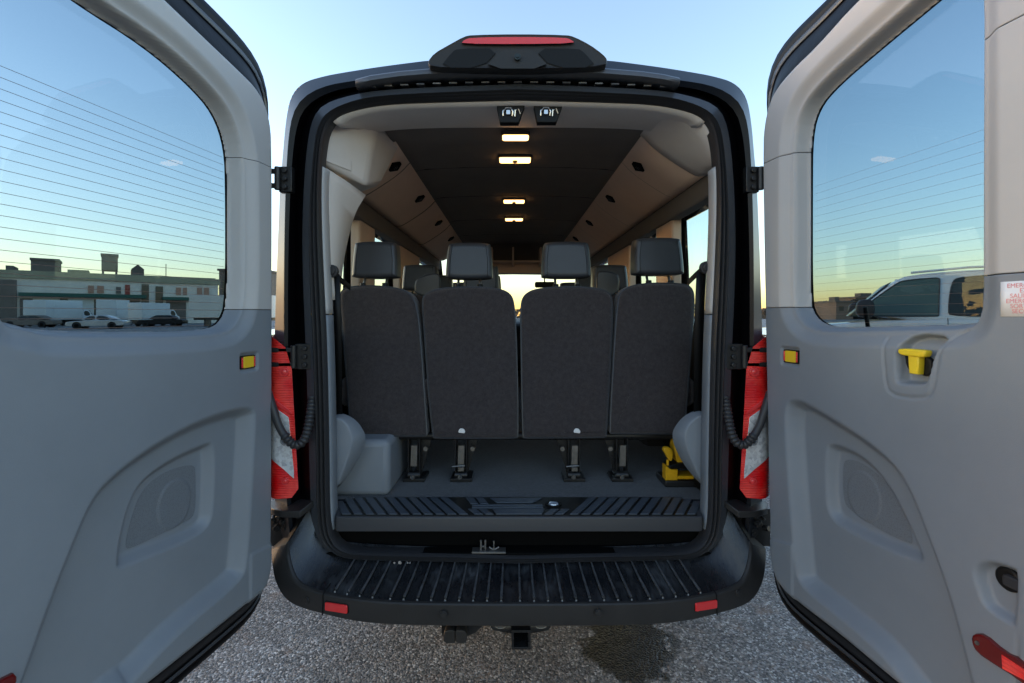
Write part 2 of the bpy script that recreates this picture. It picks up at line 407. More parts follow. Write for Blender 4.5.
def field_obj(name, region, height, bounds, h, mapf, m, parent, solid=.003, flip=False):
    u0, u1, v0, v1 = bounds
    nu = int((u1-u0)/h)+1; nv = int((v1-v0)/h)+1
    U, V = np.meshgrid(u0+np.arange(nu)*h, v0+np.arange(nv)*h, indexing='ij')
    U = U.copy(); V = V.copy(); d = region(U, V)
    ins = d < 0
    cell = ins[:-1, :-1] | ins[1:, :-1] | ins[:-1, 1:] | ins[1:, 1:]
    used = np.zeros(U.shape, bool)
    used[:-1, :-1] |= cell; used[1:, :-1] |= cell; used[:-1, 1:] |= cell; used[1:, 1:] |= cell
    mv = used & ~ins
    for _ in range(4):
        u, v = U[mv], V[mv]; e = 1e-4
        dd = region(u, v); gx = (region(u+e, v)-region(u-e, v))/(2*e); gy = (region(u, v+e)-region(u, v-e))/(2*e)
        g = np.maximum(1e-6, gx*gx+gy*gy); U[mv] = u-dd*gx/g; V[mv] = v-dd*gy/g
    W = height(U, V)
    idx = -np.ones(U.shape, int); idx[used] = np.arange(used.sum())
    A = mapf(U[used], V[used], W[used])
    i, j = np.nonzero(cell)
    q = np.stack([idx[i, j], idx[i+1, j], idx[i+1, j+1], idx[i, j+1]], 1)
    if flip: q = q[:, ::-1]
    me = bpy.data.meshes.new(name); me.from_pydata(A.tolist(), [], q.tolist()); me.materials.append(MATS[m]); me.validate(); me.update()
    me.shade_smooth()
    o = link(name, me, parent)
    if solid:
        s = o.modifiers.new('solid', 'SOLIDIFY'); s.thickness = solid; s.offset = -1
    return o

# ================================================================== THE VAN
VAN = thing('passenger_van', 'black passenger van seen from behind with both rear doors swung open on its seats', 'van')

def mirror_half(pts, n=70):
    """half outline (X>=0 from top centre to bottom centre) -> closed outline"""
    h = resample(pts, n)
    return [Vector(p) for p in h] + [Vector((-p.x, p.y, p.z)) for p in h[::-1][1:-1]]
def half(pxs, D=None, smooth=2):
    out = []
    for q in pxs:
        d = q[2] if len(q) > 2 else D
        X, Y, Z = P(q[0], q[1], d); out.append((abs(X) if q[0] < 505 else 0.0, Y, Z))
    return smooth_poly(out, smooth, closed=False)

seal_in = half([(518, 99), (436, 101), (383, 103), (348, 110), (332, 118), (324, 133), (320, 170), (320, 220), (323, 290), (326, 350), (328, 450), (328.5, 510), (331, 535), (342, 550), (367, 553), (447, 554), (518, 556)], 1.86)
seal_out = half([(518, 89), (436, 92.5), (383, 95.5), (357, 99.5), (330, 110), (318, 124), (313, 152), (308, 220), (310, 290), (313, 350), (316, 450), (316.5, 520), (322, 543), (338, 557), (367, 560), (447, 561), (518, 563)], 1.87)
S3 = half([(518, 84), (436, 87), (383, 90), (357, 93.5), (324, 103), (312, 118), (306, 152), (302, 220), (303, 290), (306, 350), (309, 450), (311, 520), (316, 548), (334, 562), (367, 565), (447, 566), (518, 568)], 1.885)
S2 = half([(518, 80), (430, 82), (357, 88), (326, 96), (309, 110), (302, 130), (297, 170), (296, 250), (297, 350), (299, 450), (303, 530), (310, 555), (330, 566), (367, 569), (447, 570), (518, 572)], 1.945)
S1 = half([(518, 77), (430, 79), (357, 86), (328, 92), (306, 105), (296, 125), (291, 170), (288, 250), (288, 350), (289, 450), (292, 530), (300, 560), (325, 570), (367, 573), (447, 574), (518, 576)], 1.89)
S1b = half([(518, 70), (430, 72), (357, 80), (322, 86), (300, 99), (290, 120), (286, 170), (284, 250), (284, 350), (285, 450), (288, 530), (297, 562), (322, 573), (367, 576), (447, 577), (518, 579)], 1.88)
roofS = smooth_poly([(0, 2.50), (.30, 2.493), (.55, 2.462), (.72, 2.435), (.80, 2.42), (.885, 2.395), (.935, 2.34), (.955, 2.24), (.968, 2.09)], 2, closed=False)+[ (.978, 1.98), (.99, 1.70), (1.0, 1.38), (1.01, 1.1), (1.01, .8), (.99, .56)]
S0 = [(x, Y0+1.97, z) for x, z in roofS] + [(.94, Y0+1.97, .42), (.5, Y0+1.97, .38), (0, Y0+1.97, .38)]
N = 90
fr = MB()
fr.loft([mirror_half(S0, N), mirror_half(S1b, N), mirror_half(S1, N)], closed=True, mi=0)
fr.loft([mirror_half(S1, N), mirror_half(S2, N)], closed=True, mi=1)
fr.loft([mirror_half(S2, N), mirror_half(S3, N)], closed=True, mi=1)
fr.loft([mirror_half(S3, N), mirror_half(seal_out, N)], closed=True, mi=2)
fr.build('door_frame', ['paint_edge', 'jamb', 'flange'], VAN, smooth=50)

# weather strip: fat ribbed rubber profile between the two seal outlines
so, si = mirror_half(seal_out, 110), mirror_half(seal_in, 110)
ws = MB(); rings = []
prof = [(0, .012), (.06, -.006), (.16, -.013), (.26, -.006), (.32, .002), (.38, -.007), (.5, -.015), (.6, -.008), (.66, .001), (.72, -.008), (.84, -.016), (.95, -.006), (1, .01), (1, .05)]
for t, dy in prof: rings.append([a.lerp(b, t)+Vector((0, dy, 0)) for a, b in zip(so, si)])
ws.loft(rings, closed=True); ws.build('weather_strip', 'rubber', VAN, smooth=70)

# outer body skin with window openings
secX = [p_ for p_ in roofS if p_[1] > 2.0]+[(.978, 1.98), (.99, 1.70), (1.0, 1.38), (1.01, 1.1), (1.01, .8), (.99, .56), (.94, .38)]
st = [(1.97, 9, 1), (2.15, 9, 1), (2.75, 9, 1), (3.08, 9, 1), (3.74, 9, 1), (4.6, 9, 1), (5.4, 9, 1), (5.75, 9, 1), (6.4, 1.38, .98), (7.0, 1.18, .95), (7.3, .95, .88), (7.38, .6, .8)]
IW = [i for i, p_ in enumerate(secX) if abs(p_[1]-1.98) < .001][0]; ZW = {(IW, IW+1), (IW+1, IW+2)}
skin, wins, shield = MB(), [], MB()
def spt(i, k, s):
    D, zc, sx = st[k]; x, z = secX[i]
    return (s*x*sx, Y0+D, min(z+(.0 if D < 3 else .03*min(1, (D-3)/2) if z > 2.3 else 0), zc))
for s in (1, -1):
    for k in range(len(st)-1):
        wm = MB()
        for i in range(len(secX)-1):
            q = [spt(i, k, s), spt(i+1, k, s), spt(i+1, k+1, s), spt(i, k+1, s)]
            if s < 0: q = q[::-1]
            if k in (1, 3, 5) and (i, i+1) in ZW: wm.add(q, [(0, 1, 2, 3)])
            elif k == 7 and secX[i+1][0] < .90: shield.add(q, [(0, 1, 2, 3)])
            else: skin.add(q, [(0, 1, 2, 3)])
        if wm.F: wins.append(wm)
    # nose cap
    kk = len(st)-1; V = [spt(i, kk, 1) for i in range(len(secX))]
V = [spt(i, len(st)-1, 1) for i in range(len(secX))]+[spt(i, len(st)-1, -1) for i in range(len(secX)-1, -1, -1)]
skin.add(V, [tuple(range(len(V)))])
skin.build('body_shell', 'paint', VAN, smooth=50, solid=.004)
for w in wins: w.build('side_window', 'glass_side', VAN, smooth=60)
shield.build('windscreen', 'glass_clear', VAN, smooth=60)
# underbody and floor structure
ub = MB(); ub.box(-.93, .93, Y0+1.99, Y0+7.2, .40, .60); ub.build('underbody', 'black', VAN)
# roof gutter lip at the rear edge with dark slot and clips
g = MB()
gp = [P(x, y, 1.865) for x, y in ((357, 84.5), (372, 80.5), (400, 76.5), (430, 74), (475, 72.6), (520, 72.2), (560, 72.6), (603, 73.6), (640, 76.5), (662, 79.5), (678, 83))]
g.loft([[(x, y-.012, z+.012) for x, y, z in gp], [(x, y-.02, z+.004) for x, y, z in gp], [(x, y-.02, z-.008) for x, y, z in gp], [(x, y-.006, z-.014) for x, y, z in gp], [(x, y+.05, z-.016) for x, y, z in gp]])
g.build('roof_lip', 'gutter', VAN, smooth=60, solid=.003)
for k in range(19):
    x = 372+k*16.2; y = 85.5-4.8*(1-((x-518)/150)**2)+1.6
    c = P(x, y, 1.885); cb = MB()
    cb.box(c[0]-.016, c[0]+.016, c[1]-.006, c[1]+.02, c[2]-.004, c[2]+.003, mi=0)
    cb.build('seam_clip', 'steel' if k % 3 else 'gutter', VAN, bevel=.002)

# high mounted brake light pod
bl = MB()
def zmap(D): return lambda a, b, c: P(a, b, D+c)
pod = smooth_poly([(427, 63), (434, 54), (449, 45.5), (464, 37.2), (472, 35.6), (518, 34.8), (566, 35.6), (574, 37.4), (590, 45.5), (603, 55), (608, 61), (605, 68.5), (560, 70.5), (518, 71), (470, 70.5), (431, 69.5)], 1)
bl.slab(pod, 0, .35, 0, lambda a, b, c: tuple(P(a, b+(0 if c < .01 else 0), 1.80+c*.0) + np.array((0, c, -c*.10))), rb=0)
pod2 = inset(pod, 2.2)
o = MB()
V = []; Fc = []
rings = [(pod, .02, 0), (pod, .0, 0), (inset(pod, 1.2), -.012, 0), (inset(pod, 3.0), -.010, 0)]
def podmap(ring, dy): return [tuple(Vector(P(a, b, 1.82))+Vector((0, dy, 0))) for a, b in ring]
back = [tuple(Vector(P(a, b, 1.82))+Vector((0, .40, -.10 if b < 60 else .06))) for a, b in pod]
o.loft([back]+[podmap(r_, dy) for r_, dy, _ in rings], closed=True)
o.add(podmap(inset(pod, 3.0), -.010), [tuple(range(len(pod)))])
bpod = o.build('brake_light_pod', 'bumper', VAN, smooth=40)
# recessed gloss panels, camera housing, red lens
s = MB(); s.slab(smooth_poly([(440, 67.5), (452, 52), (458, 48.5), (500, 48.3), (482, 67.8)], 1), -.014, .02, .0, zmap(1.82), rb=0)
s.build('recess_panel', 'black', bpod); s = MB()
s.slab(smooth_poly([(534, 48.3), (578, 48.5), (584, 52), (597, 67.3), (552, 67.8)], 1), -.014, .02, .0, zmap(1.82), rb=0)
s.build('recess_panel', 'black', bpod)
s = MB(); s.slab(smooth_poly([(484, 68.5), (501, 50.5), (509, 49.5), (527, 49.5), (533, 50.5), (551, 68.5)], 1), -.026, .02, .004, zmap(1.82), rb=0, seg=2)
s.build('camera_housing', 'bumper', bpod)
c = Vector(P(517.5, 57.5, 1.79)); s = MB(); s.cyl(c, c+Vector((0, -.008, 0)), .012, 20); s.cyl(c+Vector((0, -.008, 0)), c+Vector((0, -.012, 0)), .006, 16); s.build('camera_lens', 'car_glass', bpod)
s = MB(); s.slab(smooth_poly([(461, 43.6), (464, 40), (471, 37.6), (518, 36.8), (565, 37.6), (571, 39.5), (575, 43.2), (520, 44)], 1), -.022, .02, .0015, zmap(1.82), rb=0, seg=2)
s.build('brake_lens', 'red_bright', bpod)

# ------------------------------------------------------------------ tail lights
for sx in (-1, 1):
    def f(a, b, c, sx=sx):
        X, Y, Z = P(a, b, 1.855+c); X = abs(X) if sx > 0 else X
        # lamp wraps round the rear corner
        dx = max(0, abs(X)-.93); return (sx*abs(X), Y+dx*dx*9, Z)
    LD = -.035
    def poly3(pts): return resample([(a, b, 0) for a, b in pts], 40, closed=True)
    def lamp(pts, c0, c1, r, name, m, par):
        q = MB(); pl = [(p.x, p.y) for p in poly3(pts)]
        # subdivide across by strips so the wrap bends
        xs = np.linspace(min(p[0] for p in pl), max(p[0] for p in pl), 7)
        V = []; Fc = []
        pl2 = [(p[0], p[1]) for p in pl]
        def span(x):
            ys = []
            for i in range(len(pl2)):
                (x0, y0), (x1, y1) = pl2[i], pl2[(i+1) % len(pl2)]
                if (x0-x)*(x1-x) <= 0 and x0 != x1: ys.append(y0+(x-x0)/(x1-x0)*(y1-y0))
            return (min(ys), max(ys)) if ys else None
        sp = [span(x) for x in np.clip(xs, xs[0]+.05, xs[-1]-.05)]
        tops = [f(x, s_[0], c0) for x, s_ in zip(xs, sp)]; bots = [f(x, s_[1], c0) for x, s_ in zip(xs, sp)]
        topb = [f(x, s_[0], c1) for x, s_ in zip(xs, sp)]; botb = [f(x, s_[1], c1) for x, s_ in zip(xs, sp)]
        q.loft([topb, tops, bots, botb, topb]); n = 7
        q.add([topb[0], tops[0], bots[0], botb[0]], [(0, 1, 2, 3)]); q.add([topb[-1], tops[-1], bots[-1], botb[-1]], [(3, 2, 1, 0)])
        return q.build(name, m, par, smooth=30, bevel=.003)
    tl = lamp([(259, 330), (275, 339), (290.6, 351), (292.5, 380), (294.6, 407), (297, 450), (298.6, 497), (281, 499), (262, 499)], 0, .09, 0, 'tail_light', 'red_lens', VAN)
    lamp([(262, 396), (274, 407), (291, 419), (293.5, 450), (294, 479), (281, 467), (264, 455)], -.006, .02, 0, 'reversing_lens', 'clear_lens', tl)
    for yy, r0_, mm in ((372, .020, 'red_bright'), (441, .019, 'chrome'), (481, .015, 'red_bright')):
        cc_ = Vector(f(284 if yy < 400 else 285, yy, -.004)); q = MB(); q.cyl(cc_+Vector((0, .004, 0)), cc_+Vector((0, -.004, 0)), r0_, 28, r2=r0_*.9); q.cyl(cc_+Vector((0, -.004, 0)), cc_+Vector((0, -.007, 0)), r0_*.55, 20, r2=r0_*.3); q.build('lamp_bowl', mm, tl, bevel=.001)
    tp = lamp([(264, 388), (274, 399), (292, 412), (292, 416), (274, 404), (262, 393)], -.009, .02, 0, 'lens_rib', 'red_bright', tl)

# shelf and dark gap under each lamp, side ends of the bumper
def mirx(pt, sx): return (sx*abs(pt[0]), pt[1], pt[2])
for sx in (-1, 1):
    s = MB()
    top = [P(270, 508, 1.90), P(282, 511, 1.84), P(300, 511.5, 1.83), P(314, 500, 1.88), P(314, 497, 1.95), P(270, 501, 1.98)]
    V = [mirx(p, sx) for p in top]; W = [(x, y, z-.026) for x, y, z in V]
    n = len(V); s.add(V+W, [tuple(range(n)), tuple(range(2*n-1, n-1, -1))]+[(i, n+i, n+(i+1) % n, (i+1) % n) for i in range(n)])
    s.build('lamp_shelf', 'bumper', VAN, bevel=.004)
    s = MB()
    for k in range(10):
        c = Vector(mirx(P(random.uniform(272, 300), random.uniform(514, 534), 1.93), sx)); r0 = random.uniform(.006, .014)
        s.cyl(c, c+Vector((random.uniform(-.01, .01), -.02, random.uniform(-.01, .01))), r0, 8)
    a, b = P(268, 508, 1.96), P(318, 545, 1.96)
    s.box(*sorted((sx*abs(a[0]), sx*abs(b[0]))), Y0+1.95, Y0+1.99, b[2], a[2])
    s.build('bumper_bracket', 'black_metal', VAN, bevel=.001)

# ------------------------------------------------------------------ rear bumper with ribbed step
stn = [  # lip, bottom, inner edge of the step (photo px, distance)
    ((520, 605, 1.650), (520, 627, 1.655), (520, 560, 1.885)),
    ((457, 604.8, 1.653), (457, 626.8, 1.658), (460, 559, 1.885)),
    ((394, 604, 1.665), (394, 626, 1.67), (402, 557, 1.885)),
    ((354, 600.5, 1.69), (351, 622, 1.695), (364, 555, 1.885)),
    ((326, 595.5, 1.715), (322, 614.5, 1.72), (342, 553, 1.885)),
    ((309, 591, 1.735), (300, 608.5, 1.75), (330, 548, 1.885)),
    ((295.5, 585, 1.765), (285, 600.5, 1.785), (322, 540, 1.885)),
    ((289, 571, 1.79), (275, 584, 1.83), (316, 527, 1.885)),
    ((286, 555, 1.815), (271.5, 565, 1.88), (312, 515, 1.89)),
    ((286, 544.5, 1.84), (271, 549, 1.94), (309, 508, 1.895)),
]
def stpt(q, s):
    X, Y, Z = P(*q); X = 0 if q[0] > 515 else abs(X)
    return Vector((s*X, Y, Z))
ST = []
for s, seq in ((-1, stn[::-1]), (1, stn[1:])):
    for st_ in seq: ST.append([stpt(q, s) for q in st_])
# densify
cols = list(zip(*ST)); D3 = [resample(smooth_poly([tuple(p) for p in c], 2, closed=False), 121) for c in cols]
lip, bot, inn = D3
bm_ = MB(); rows = []
up = Vector((0, 0, 1))
def off(p, q, d): v = (q-p); v.normalize(); return p+v*d
r0 = [b+Vector((0, .10, .0)) for b in bot]
r1 = [b+Vector((0, .012, -.004)) for b in bot]
r2 = [off(b, l, .006) for b, l in zip(bot, lip)]
r3 = [off(l, b, .012)+Vector((0, -.001, 0)) for b, l in zip(bot, lip)]
r4 = [off(l, b, .003) for b, l in zip(bot, lip)]
r5 = [off(l, i, .004)+up*.001 for l, i in zip(lip, inn)]
r6 = [off(l, i, .014) for l, i in zip(lip, inn)]
r7 = [off(l, i, .020)-up*.006 for l, i in zip(lip, inn)]
bm_.loft([r0, r1, r2, r3, r4, r5, r6, r7], mi=0)
r8 = []
for a, i in zip(r7, inn): r8.append(a.lerp(i, .5)-up*.004)
bm_.loft([r7, r8, inn, [i+Vector((0, .03, .03)) for i in inn]], mi=1)
# end caps outward to the body side
for s, k in ((-1, 0), (1, -1)):
    e = Vector((s*1.0, Y0+2.2, bot[k].z)); e2 = Vector((s*1.0, Y0+2.2, lip[k].z))
    bm_.add([bot[k], lip[k], e2, e], [(0, 1, 2, 3)], 0)
    bm_.add([lip[k], inn[k], Vector((s*.93, Y0+2.05, inn[k].z)), e2], [(0, 1, 2, 3)], 0)
BUMP = bm_.build('rear_bumper', ['bumper', 'step_pad'], VAN, smooth=32)
# raised ribs on the step
rb = MB()
nr = 27
for k in range(nr):
    t = (k+.5)/nr; i0 = int(18+t*84)
    a, b2 = r7[i0], inn[i0]; tw = 1 if i0 < 60 else -1
    p0 = a.lerp(b2, .06)+up*.0035; p1 = a.lerp(b2, .5)-up*.001; p2 = a.lerp(b2, .88)+up*.003
    rb.tube([p0+up*.002, p1+up*.003, p2+up*.002], [.0050, .0045, .0030], 6)
rb.build('step_rib', 'step_edge', BUMP, smooth=60)
for k in range(nr):
    t = (k+.5)/nr; i0 = int(18+t*84); a = r7[i0]+up*.006+Vector((0, .006, 0)); q = MB()
    q.cyl(a-up*.006, a, .0055, 10, r2=.003); q.build('rib_glint', 'steel', BUMP)  # steel dots put in as the highlight at each rib's front end
# seams of the end pieces
for s in (-1, 1):
    j = min(range(len(lip)), key=lambda i: abs(lip[i].x - s*.71)); q = MB()
    q.tube([inn[j].lerp(lip[j], .75)+up*.001, lip[j]+Vector((0, -.001, .0015)), bot[min(range(len(bot)), key=lambda i: abs(bot[i].x - s*.715))]+Vector((0, -.002, 0))], .0022, 6)
    q.build('panel_seam', 'black', BUMP)
# reflectors and sensors on the fascia
def fascia(x, y):
    X = CX+(x-PX)*1.68/F
    j = min(range(1, len(lip)-1), key=lambda i: abs(lip[i].x-X)); t = (lip[j+1]-lip[j-1]); t.z = 0; t.normalize()
    n = t.cross(up); n = n if n.y < 0 else -n
    D = lip[j].y-Y0; c = Vector(P(x, y, D)); c.y = lip[j].lerp(bot[j], .5).y-.002
    return c, t, n
for x, y in ((337, 607.6), (705.5, 605.5)):
    c, t, n = fascia(x, y); q = MB()
    if t.x < 0: t = -t
    sl = -1 if x < 500 else 1
    dn = t*.0
    f = lambda a, b, cc: tuple(c+t*a+up*b-n*cc)
    q.slab(round_rect(-.048, .048, -.018, .018, .007), -.009, .012, .003, f, rb=0); q.build('reflector_bezel', 'black', BUMP)
    q = MB(); q.slab(round_rect(-.044, .044, -.0145, .0145, .005), -.014, .002, .002, f, rb=0); q.build('reflector', 'red_bright', BUMP)
for x, y in ((444, 613), (598, 611.5), (306.5, 601.5), (738.5, 594.5)):
    c, t, n = fascia(x, y); c = c+n*.007; q = MB(); q.cyl(c-n*.01, c+n*.006, .013, 24); q.cyl(c+n*.006, c+n*.009, .0095, 20)
    q.build('parking_sensor', 'bumper', BUMP, bevel=.001)
# little plug in the step front
q = MB(); a = Vector(P(395, 562, 1.86)); 
for dx, r_ in ((0, .004), (.02, .007), (.05, .004), (.06, .003)): q.cyl(a+Vector((dx, 0, 0)), a+Vector((dx, -.008, .001)), r_, 8)
q.build('step_clip', 'chrome', BUMP)

# tow hitch and trailer socket
h = MB()
c = Vector(P(521, 638, 1.80)); w_ = .036
def sq(c, w, y): return [(c.x-w, y, c.z-w), (c.x+w, y, c.z-w), (c.x+w, y, c.z+w), (c.x-w, y, c.z+w)]
h.loft([sq(c, w_*.8, c.y+.3), sq(c, w_*.72, c.y+.001), sq(c, w_*.76, c.y-.012), sq(c, w_, c.y-.012), sq(c, w_, c.y+.02), sq(c, w_*.9, c.y+.3)], closed=True)
h.add(sq(c, w_*.8, c.y+.12), [(0, 1, 2, 3)])
for s in (-1, 1):
    pl = [(s*.035, .045), (s*.115, .045), (s*.115, .005), (s*.105, -.006), (s*.035, -.018)]
    h.slab(pl if s > 0 else pl[::-1], 0, .012, .002, lambda a, b, cc: (c.x+a, c.y+.05+cc, c.z+b), seg=1)
h.box(c.x-.5, c.x+.5, c.y+.10, c.y+.16, c.z-.03+.045, c.z+.03+.045)
HT = h.build('tow_hitch', 'black_metal', VAN, bevel=.002)
for s in (-1, 1):
    q = MB(); a = c+Vector((s*.078, .047, .016)); ring = [(a.x+.021*math.cos(2*math.pi*k/20), a.y, a.z+.010*math.sin(2*math.pi*k/20)) for k in range(20)]
    q.tube(ring, .002, 5, closed=True); q.add([(x, y+.001, z) for x, y, z in ring], [tuple(range(20))]); q.build('chain_hole', 'steel', HT)
q = MB(); c2 = Vector(P(457, 635.5, 1.78))
q.slab(smooth_poly([(-.05, -.030), (.045, -.030), (.125, .045), (-.062, .045), (-.062, -.02)], 1), .03, .04, .001, lambda a, b, cc: (c2.x+a, c2.y+cc, c2.z+b), seg=1)
TS = q.build('trailer_socket', 'black_metal', VAN, bevel=.001)
for s in (-1, 1):
    q = MB(); x0, x1 = sorted((-.006+s*.001, -.006+s*.044))
    q.slab(smooth_poly([(x0, -.024), (x1-(.008 if s > 0 else 0), -.024), (x1, -.014), (x1, .012), (x1-(.012 if s > 0 else 0), .026), (x0+(.012 if s < 0 else 0), .026), (x0, .012)], 1), 0, .04, .004, lambda a, b, cc: (c2.x+a, c2.y-.01+cc, c2.z+b), seg=2)
    q.build('socket_cover', 'bumper', TS)

# ------------------------------------------------------------------ sill under the floor, scuff plate
ZF = .655
s = MB()
a, b2 = P(322, 535, 1.90), P(715, 560, 1.90)
s.box(-.765, .765, Y0+1.93, Y0+2.02, .42, .64)
s.box(-.75, .75, Y0+1.865, Y0+1.935, .50, .515)
s.build('sill', 'vent_black', VAN, bevel=.003)
# scuff plate: top with angled ends
sp = MB()
tp = [(-.715, 1.872), (-.70, 1.864), (.70, 1.864), (.715, 1.872), (.735, 1.95), (.735, 1.97), (.70, 2.075), (-.70, 2.075), (-.735, 1.97), (-.735, 1.95)]
sp.slab([(x, y) for x, y in tp], 0, .055, .006, lambda a, b, c: (a, Y0+b, ZF-c), seg=3, rb=0, mi=0)
PLATE = sp.build('scuff_plate', 'tread_front', VAN, smooth=40)
q = MB(); q.slab(inset([(-.70, 1.872), (.70, 1.872), (.725, 1.955), (.70, 2.07), (-.70, 2.07), (-.725, 1.955)], .004), -.001, .004, .0, lambda a, b, c: (a, Y0+b, ZF-c), rb=0)
q.build('plate_recess', 'tread', PLATE)
q = MB()
def pad(pts): q.slab(pts, -.0045, .0, .0012, lambda a, b, c: (a, Y0+b, ZF-c), seg=1, rb=0)
for sgn in (-1, 1):
    for k in range(11):
        x0 = .20+k*.046
        y0, y1 = 1.885, 2.055
        if k > 8: y1 -= .02*(k-8)
        sh = -.10*(y1-y0)/.17
        pl = [(sgn*(x0+.066+sh*.0), y0), (sgn*(x0+.066+.032), y0), (sgn*(x0+.032+0.0+.066+.0)-sgn*(-sh)*-0+sgn*0, y0)]
        a0, a1 = x0, x0+.033
        pl = [(sgn*(a0), y0), (sgn*(a1), y0), (sgn*(a1-sh), y1), (sgn*(a0-sh), y1)]
        pad(pl if sgn > 0 else pl[::-1])
    for k in range(2):
        a0 = .10+k*.042
        pl = [(sgn*a0, 1.885), (sgn*(a0+.032), 1.885), (sgn*(a0+.032+.03), 1.935), (sgn*(a0+.03), 1.935)]; pad(pl if sgn > 0 else pl[::-1])
        a0 = .125+k*.042
        pl = [(sgn*a0, 1.99), (sgn*(a0+.032), 1.99), (sgn*(a0+.032+.025), 2.055), (sgn*(a0+.025), 2.055)]
        if not (sgn > 0 and k < 2): pad(pl if sgn > 0 else pl[::-1])
pad([(-.09, 1.885), (.09, 1.885), (.105, 1.935), (-.105, 1.935)])
pad([(-.19, 1.945), (.10, 1.945), (.10, 1.962), (-.19, 1.962)])
pad([(-.19, 1.97), (.10, 1.97), (.10, 1.982), (-.19, 1.982)])
pad([(-.09, 2.0), (.06, 2.0), (.10, 2.05), (-.12, 2.05)])
q.build('tread_pads', 'tread_pad', PLATE)
c = Vector(P(553.5, 503.5, 1.985)); c.z = ZF
ring = lambda r, z: [(c.x+r*math.cos(2*math.pi*k/28), c.y+r*.9*math.sin(2*math.pi*k/28), z) for k in range(28)]
q = MB(); q.loft([ring(.034, ZF), ring(.034, ZF+.006), ring(.026, ZF+.006), ring(.022, ZF+.002)], closed=True); q.add(ring(.022, ZF+.002), [tuple(range(28))]); q.build('emblem_bezel', 'black', PLATE)
q = MB(); q.loft([ring(.021, ZF+.002), ring(.019, ZF+.008), ring(.012, ZF+.009)], closed=True); q.add(ring(.012, ZF+.009), [tuple(range(28))]); q.build('emblem', 'emblem_blue', PLATE)
# striker latch in the sill
c = Vector(P(489, 550, 1.885))
q = MB(); q.box(c.x-.066, c.x+.066, c.y-.02, c.y+.02, c.z-.010, c.z+.002)
q.box(c.x-.035, c.x-.028, c.y-.005, c.y+.004, c.z, c.z+.04); q.box(c.x-.018, c.x-.011, c.y-.005, c.y+.004, c.z, c.z+.04); q.box(c.x-.028, c.x-.018, c.y-.005, c.y+.004, c.z+.012, c.z+.018)
q.tube([(c.x+.0, c.y, c.z+.012), (c.x+.012, c.y, c.z+.004), (c.x+.026, c.y, c.z+.004), (c.x+.04, c.y, c.z+.012)], .004, 8)
q.cyl((c.x+.019, c.y, c.z+.002), (c.x+.019, c.y, c.z+.036), .0035, 8)
q.build('door_striker', 'steel', VAN, bevel=.0015)

# ------------------------------------------------------------------ floor, walls, ceiling
fl = MB(); fl.box(-.93, .93, Y0+2.06, Y0+6.2, .60, ZF-.006); fl.build('cargo_floor', 'carpet', VAN)
# rear inner trim between seal and side wall (thin lit strips both sides)
for s in (-1, 1):
    def strip(y0, y1, m, name):
        q = MB(); rows = []
        hs = [Vector(p) for p in seal_in]
        zz = np.linspace(y0, y1, 24); xs = []
        arr = sorted([(p[2], abs(p[0])) for p in seal_in if .55 < p[2] < 2.25 and abs(p[0]) > .55])
        for z in zz: xs.append(np.interp(z, [a for a, _ in arr], [b for _, b in arr]))
        a = [(s*x, Y0+1.875, z) for x, z in zip(xs, zz)]; b = [(s*(x-.004), Y0+1.895, z) for x, z in zip(xs, zz)]
        c_ = [(s*(x-.002), Y0+1.945, z) for x, z in zip(xs, zz)]; d_ = [(s*(x+.02), Y0+1.965, z) for x, z in zip(xs, zz)]
        e_ = [(s*.90, Y0+2.0, z) for z in zz]
        q.loft([a, b, c_, d_, e_]); return q.build(name, m, VAN, smooth=50, solid=.002)
    strip(1.445, 2.02 if s < 0 else 2.02, 'trim_grey', 'pillar_trim')
    strip(.60, 1.44, 'trim_blue', 'lower_pillar_trim')

# side walls inside
for s in (-1, 1):
    q = MB(); x0, x1 = sorted((s*.90, s*.93)); q.box(x0, x1, Y0+2.08, Y0+6.1, ZF-.01, 1.36); 
    q.build('side_wall_trim', 'black', VAN, bevel=.004)
    for a, b in ((2.76, 3.07), (3.76, 4.58), (5.42, 5.7)):
        q = MB(); xa, xb = sorted((s*.895, s*.955)); q.box(xa, xb, Y0+a, Y0+b, 1.36, 2.005); q.build('window_pillar', 'bin_beige', VAN, bevel=.015)
    q = MB(); xa, xb = sorted((s*.875, s*.945)); q.box(xa, xb, Y0+2.1, Y0+5.8, 1.985, 2.125); q.build('window_header', 'headliner', VAN, bevel=.01)
